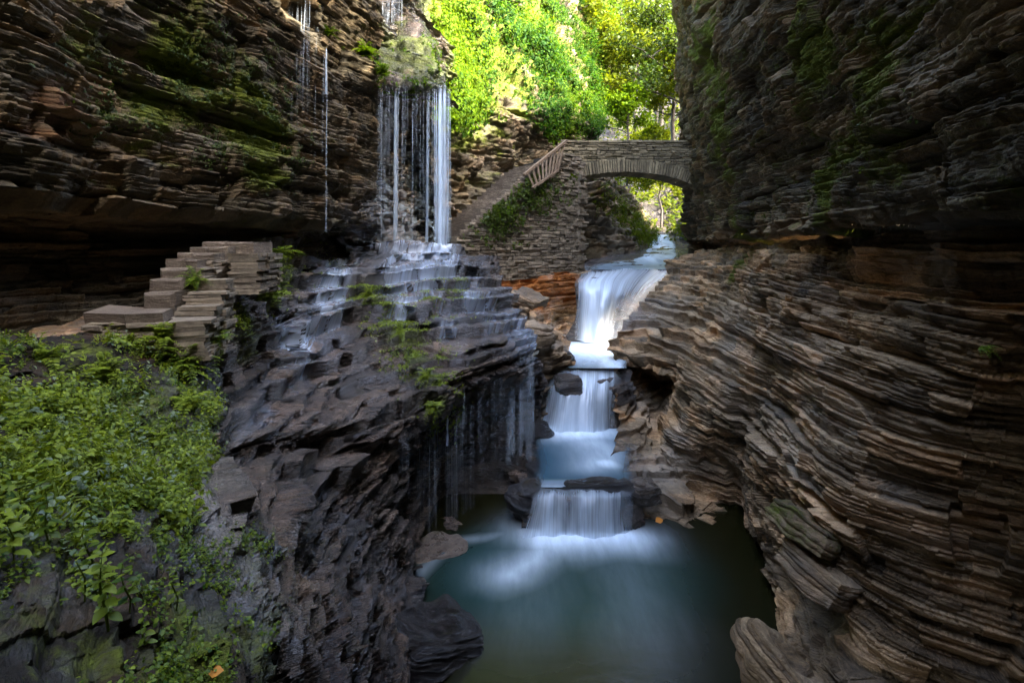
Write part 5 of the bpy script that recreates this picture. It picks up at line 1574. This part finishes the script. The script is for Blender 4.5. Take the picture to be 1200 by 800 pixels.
def tree(loc, H, spread, nl, ls, mat, tone, label, seed, name='tree', group=None, lean=(0, 0), trunk=0.35):
    rs_ = np.random.default_rng(seed)
    root = empty(name, tuple(loc))
    tag(root, label, 'tree', group)
    out, tips = [], []
    top = np.array([lean[0], lean[1], 1.0]) * H * 0.55
    tr = [np.array([0, 0, -0.6]), top * 0.3 + rs_.normal(scale=.1, size=3), top * 0.65 + rs_.normal(scale=.15, size=3), top, np.array([lean[0], lean[1], 1.0]) * H * 0.8]
    out.append((tr, [H * 0.022, H * 0.018, H * 0.015, H * 0.011, H * 0.004]))
    for k in range(11):
        t = trunk + (0.98 - trunk) * k / 10
        pt = tr[1] + (tr[4] - tr[1]) * t
        an = k * 2.4 + rs_.uniform(-.4, .4)
        d = norm(np.array([math.cos(an), math.sin(an), 0.25 + 0.5 * t]))
        limb(rs_, pt, d, spread * (1.0 - 0.45 * t) * rs_.uniform(.7, 1.1), H * 0.007, 1, out, tips)
    Vs, Fs, b = [], [], 0
    for pts, rads in out:
        V, Fq = tube(None, pts, rads, None, sides=5)
        Vs += V; Fs += [tuple(i + b for i in f) for f in Fq]; b += len(V)
    new_mesh('trunk', Vs, Fs, M_BARK, dict(tone=[.5] * len(Vs)), parent=root)
    tips = np.array(tips)
    n = nl
    i = rs_.integers(0, len(tips), n)
    cl = rs_.normal(scale=spread * 0.13, size=(n, 3)); cl[:, 2] *= 0.6
    p = tips[i] + cl
    ax = norm(rs_.normal(size=(n, 3)) + np.array([0, 0, -0.35])); up = norm(rs_.normal(scale=.5, size=(n, 3)) + np.array([0, 0, 1.0]))
    tn = np.clip(tone + 0.30 * (rs_.random(len(tips))[i] - 0.5) * 2 + rs_.normal(scale=.12, size=n), 0, 1)
    leaf_mesh('crown', p, ax, up, ls * rs_.uniform(.6, 1.3, n), mat, tn, 0.36, root)
    return root


T_ = [  # px, base py, d, H, spread, leaves, leaf size, mat, tone, label
    (735, 200, 44, 7.0, 2.3, 3200, 0.26, M_LEAF_H, 0.9, 'small bright green tree right behind the middle of the bridge parapet'),
    (700, 196, 47, 12.0, 3.6, 5000, 0.30, M_LEAF_Y, 0.75, 'yellow-green tree behind the left half of the bridge'),
    (790, 210, 48, 13.0, 3.8, 5200, 0.30, M_LEAF_Y, 0.7, 'yellow-green tree behind the right end of the bridge against the right cliff'),
    (655, 150, 46, 15.0, 4.6, 6500, 0.32, M_LEAF_Y, 0.6, 'leaning lime-green tree on the bank top left of the bridge'),
    (770, 165, 70, 21.0, 6.0, 6000, 0.42, M_LEAF_Y, 0.95, 'golden sunlit tree in the gap at the far end of the gorge'),
    (700, 130, 74, 22.0, 6.5, 6000, 0.42, M_LEAF_Y, 0.7, 'tall pale green tree deep in the gorge left of the golden one'),
    (835, 130, 66, 20.0, 6.0, 4500, 0.42, M_LEAF_Y, 0.6, 'far tree half hidden behind the right cliff'),
    (600, 40, 50, 14.0, 5.0, 5500, 0.34, M_LEAF_H, 0.75, 'green tree at the top of the hanging greenery'),
    (540, -30, 40, 11.0, 4.0, 4500, 0.30, M_LEAF_H, 0.6, 'green tree on the rim above the side falls'),
    (775, 258, 43, 5.0, 2.0, 2600, 0.22, M_LEAF_Y, 0.5, 'low yellow-green tree framed by the right half of the arch'),
    (720, 60, 92, 30.0, 9.0, 6500, 0.55, M_LEAF_Y, 0.9, 'tallest pale yellow tree at the very back of the gorge'),
    (790, 60, 85, 26.0, 8.0, 5500, 0.5, M_LEAF_Y, 0.75, 'far yellow-green tree beside the right cliff under the patch of sky'),
    (650, 40, 70, 20.0, 6.5, 5500, 0.42, M_LEAF_H, 0.9, 'tall green tree behind the leaning lime-green one'),
    (745, 175, 58, 15.0, 4.6, 6500, 0.36, M_LEAF_Y, 0.6, 'broad yellow-green tree filling the view right above the bridge parapet'),
    (775, 190, 60, 19.0, 5.0, 6500, 0.38, M_LEAF_Y, 0.5, 'dense yellow-green tree behind the dark overhanging one'),
    (760, 230, 55, 7.0, 3.2, 5000, 0.32, M_LEAF_Y, 0.6, 'spreading low tree filling the far end of the arch opening'),
    (735, 250, 41, 4.2, 1.6, 1900, 0.20, M_LEAF_Y, 0.7, 'slim leafy tree framed by the middle of the arch'),
]
for i, (px, py, d, H, sp, nl, ls, mat, tone, lab) in enumerate(T_):
    tree(P(px, py, d), H, sp, nl, ls, mat, tone, lab, 100 + i)
# dark branches over the gorge from the right rim
tree((14.6, 45.0, 6.5), 15.0, 5.6, 11000, 0.27, M_LEAF_D, 0.5, 'dark overhanging tree beside the right cliff, its branches crossing the top of the gorge', 140, lean=(-0.10, 0), trunk=0.25)
for i, (loc, ln, lab) in enumerate((((-13.5, -3.0, 14.6), (0.1, 0.1), 'unseen tree added on the left cliff top to shade the near walls'),
                                  ((8.5, -4.5, 14.6), (-0.1, 0.1), 'unseen tree added on the right cliff top behind the camera to block light'),
                                  ((9.5, 6.0, 14.6), (-0.05, 0.0), 'unseen tree added on the right cliff top to shade the near rock wall'))):
    tree(loc, 11.0, 6.5, 9000, 0.34, M_LEAF_D, 0.5, lab, 150 + i, lean=ln, trunk=0.05)  # crowns added out of view to keep skylight off the near walls
tree((-9.0, 26.0, 14.8), 12.0, 5.5, 4500, 0.3, M_LEAF_D, 0.5, 'tree on the left rim high above the side falls', 141, lean=(0.1, 0))

# ---- fallen leaves
def fallen(loc, s, label, tone=0.5, rz=0.0):
    o = leaf_mesh('fallen_leaf', np.zeros((1, 3)), np.array([[math.cos(rz), math.sin(rz), 0.15]]), np.array([[0.1, -0.45, 1.0]]), np.array([s]), M_LEAF_B, np.array([tone]), 0.42)
    o.location = loc
    tag(o, label, 'leaf')
fallen(P(244, 789, 2.85), 0.075, 'orange fallen leaf on the dark soil at the bottom of the photo', 0.6, 0.2)
fallen(P(768, 611, 12.2), 0.2, 'orange leaf on the dark ledge right of the lowest fall', 0.4, 0.3)

# ---- what belongs together
for o in bpy.data.objects:
    if o.parent is None and o.get('category') and not o.get('group'):
        g = {'boulder': 'loose rocks along the stream and cliffs', 'fern': 'ferns of the bank and the ledges', 'waterfall': 'falls and trickles of the gorge', 'leaf': 'fallen leaves'}.get(o['category'])
        if o.name.startswith('tree'): g = 'trees beyond the bridge and on the rims'
        if o.name.startswith('leafy_plant'): g = 'broad-leaved plants of the left bank'
        if g: o['group'] = g

# ================================================================== camera, sky, sun
cam = bpy.data.cameras.new('camera')
co = bpy.data.objects.new('camera', cam)
COL.objects.link(co)
co.location = (0, 0, 0)
co.rotation_euler = (math.radians(90), 0, 0)
cam.sensor_width = 36
cam.lens = 36 * F / 1200
cam.shift_y = (HY - 400) / 1200
cam.clip_start = 0.05
cam.clip_end = 2000
SC.camera = co

SUN_DIR = Vector((0.62, -0.45, 0.64)).normalized()     # towards the sun
elev = math.asin(SUN_DIR.z)
w = bpy.data.worlds.new('World')
SC.world = w
w.use_nodes = True
nt = w.node_tree
bg = nt.nodes['Background']
sky = nt.nodes.new('ShaderNodeTexSky')
sky.sky_type = 'NISHITA'
sky.sun_disc = False
sky.sun_elevation = elev
sky.sun_rotation = math.atan2(SUN_DIR.x, SUN_DIR.y)
sky.air_density = 0.8; sky.dust_density = 4.5; sky.ozone_density = 1.0
nt.links.new(sky.outputs[0], bg.inputs['Color'])
bg.inputs['Strength'].default_value = 0.15
sl = bpy.data.lights.new('sun', 'SUN')
sl.energy = 2.0
sl.angle = math.radians(0.53)
sl.color = (1.0, 0.93, 0.82)
so = bpy.data.objects.new('sun', sl)
COL.objects.link(so)
so.rotation_euler = (-SUN_DIR).to_track_quat('-Z', 'Y').to_euler()
so.location = (0, 0, 40)

SC.view_settings.view_transform = 'Standard'
SC.view_settings.look = 'None'
SC.view_settings.exposure = EXPOSURE
SC.view_settings.gamma = 1
SC.cycles.max_bounces = 8
SC.cycles.diffuse_bounces = 4
SC.cycles.glossy_bounces = 3
SC.cycles.transmission_bounces = 4
SC.cycles.transparent_max_bounces = 24
SC.cycles.use_denoising = True
SC.cycles.use_adaptive_sampling = False
SC.cycles.adaptive_threshold = 0.02
SC.cycles.sample_clamp_indirect = 6
